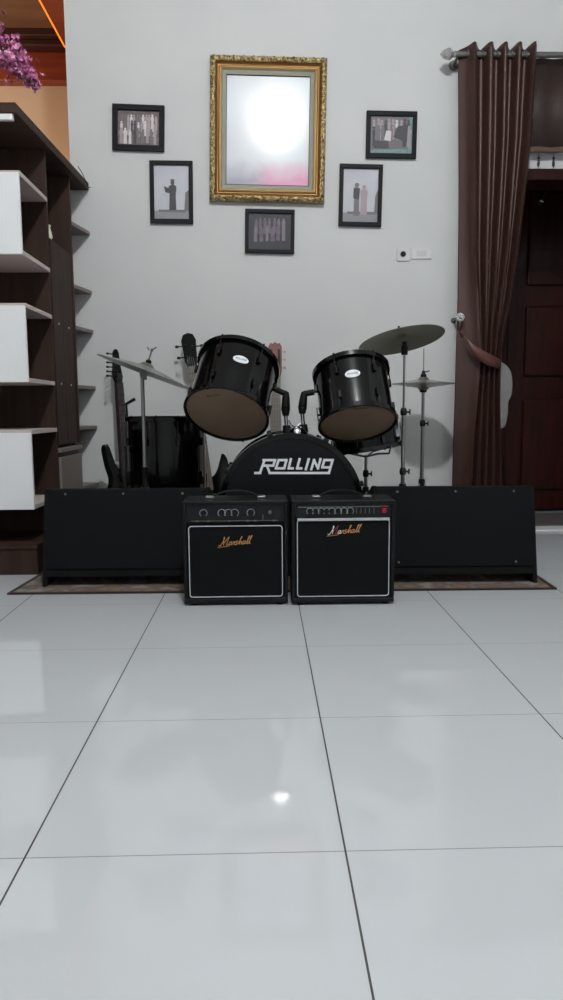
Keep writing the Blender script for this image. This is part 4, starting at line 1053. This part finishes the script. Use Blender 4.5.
        nb = MB(); nb.prism([(-.030, .44), (.030, .44), (.026, ne), (-.026, ne)], .022, T(0, -.010, 0)); nb.build('neck', M_neckgrey, th, smooth=0, bevel=.003)
        fb_ = MB(); fb_.prism([(-.030, .345), (.030, .345), (.026, ne), (-.026, ne)], .005, T(0, -.014, 0)); fo = fb_.build('fretboard', M_neckgrey, th, smooth=0)
        fr = MB()
        for q in range(18): zz = .145+(ne-.145)*2**(-q/12); fr.box((-.026, -.0155, zz-.001), (.026, -.014, zz+.001)) if zz > .35 else None
        fr.build('frets', M_greymetal, fo, smooth=0)
        hd_ = MB(); hd_.prism([(-.026, ne), (.026, ne), (.034, ne+.03), (.036, ne+.165), (.025, ne+.185), (.012, ne+.18), (0, ne+.19), (-.012, ne+.18), (-.025, ne+.185), (-.036, ne+.165), (-.034, ne+.03)], .018, T(0, -.006, 0)); ho = hd_.build('headstock', M_redhead, th, smooth=0, bevel=.003)
        for s_ in (-1, 1):
            MB().box((s_*.020-.006, -.0075, ne+.045), (s_*.020+.006, -.0055, ne+.15)).build('peghead_slot', M_blackmat, ho, smooth=0)
            for q in range(3):
                zz = ne+.055+.042*q; b_ = MB(); b_.tube([(s_*.034, .005, zz), (s_*.048, .005, zz)], .002, 6); b_.ball((s_*.053, .005, zz), .008, 10, (.6, .7, 1)); b_.build('tuning_peg', M_pegs, ho)
        st = MB()
        for q in range(6): t = (q-2.5)/2.5; st.tube([(t*.028, -.013, .145), (t*.021, -.018, ne), (t*.018, -.016, ne+.05)], .0006, 4)
        st.build('strings', M_steel, th)
    return th, M_

def gstand(label, M_, b, yoke_z, side=0):
    """A-frame stand on the floor behind and below the guitar"""
    o = Vector((b.x, b.y, 0)); th = thing('guitar_stand', label, 'guitar stand', T(o.x, o.y, RUG))
    inv = T(-o.x, -o.y, -RUG)
    k = MB(inv)
    for s_ in (-1, 1): k.tube([(o.x+s_*.12, o.y-.02, RUG+.006), (o.x+s_*.05, o.y+.03, b.z-.012), (o.x, o.y+.055, b.z+.12)], .006, 8)
    k.build('legs', M_blackmat, th)
    c = MB(inv)
    for s_ in (-1, 1): c.tube([(o.x+s_*.05, o.y+.045, b.z-.012), (o.x+s_*.06, o.y-.03, b.z-.012), (o.x+s_*.06, o.y-.035, b.z+.02)], .007, 8)
    c.build('cradle_arm', M_blackmat, th)
    return th
zb = .10
bL = Vector((-.712, 3.83, zb)); gL, ML = guitar('black electric guitar with six pegs in line, leaning by the left cymbal', (116, 349), bL.x, 3.93, bL.y, bL.z, 48, 'electric', 'electric_guitar')
s1 = gstand('low black guitar stand under the leftmost guitar', ML, bL, .74)
# padded hook of the wall-side neck rest, seen right of the neck
yk = MB(T(-bL.x, -bL.y, -RUG)); ya, yb_ = at(124, 404.5, 3.90), at(134.5, 399.5, 3.88)
yk.tube([(bL.x, bL.y+.07, zb+.1), (ya.x+.005, 3.95, ya.z-.05), (ya.x+.004, 3.945, ya.z)], .006, 8); yk.tube([Vector((ya.x-.03, 3.94, ya.z+.004)), Vector((ya.x, 3.935, ya.z)), Vector((yb_.x, 3.87, yb_.z))], [.007, .007, .009], 10)
yk.build('neck_rest', M_blackmat, s1)
bB = Vector((-.262, 3.79, .055)); gB, MBs = guitar('dark bass guitar with four pegs, neck half hidden behind the left tom', (187.5, 333), bB.x, 3.95, bB.y, bB.z, 0, 'bass', 'bass_guitar')
s2o = gstand('low black guitar stand under the bass guitar', MBs, bB, .8)
bA = Vector((.075, 3.80, .05)); gA, MA = guitar('acoustic guitar with red-brown slotted headstock behind the bass drum', (275, 342), bA.x, 3.945, bA.y, bA.z, 0, 'classical', 'acoustic_guitar')
s3o = gstand('low black guitar stand under the acoustic guitar', MA, bA, .8)

GROUPS = {'framed_photo': GP, 'guitar_amplifier': 'guitar amplifiers in front of the kit', 'floor_monitor': 'floor monitor speakers on the rug',
          'tom_drum': 'tom drums above the bass drum', 'hi_hat_cymbal': 'pair of hi-hat cymbals', 'guitar_stand': 'guitar stands along the wall', 'cymbal_stand': 'cymbal stands'}
for o in C.objects:
    k = o.name.split('.')[0]
    if o.parent is None and k in GROUPS: o['group'] = GROUPS[k]
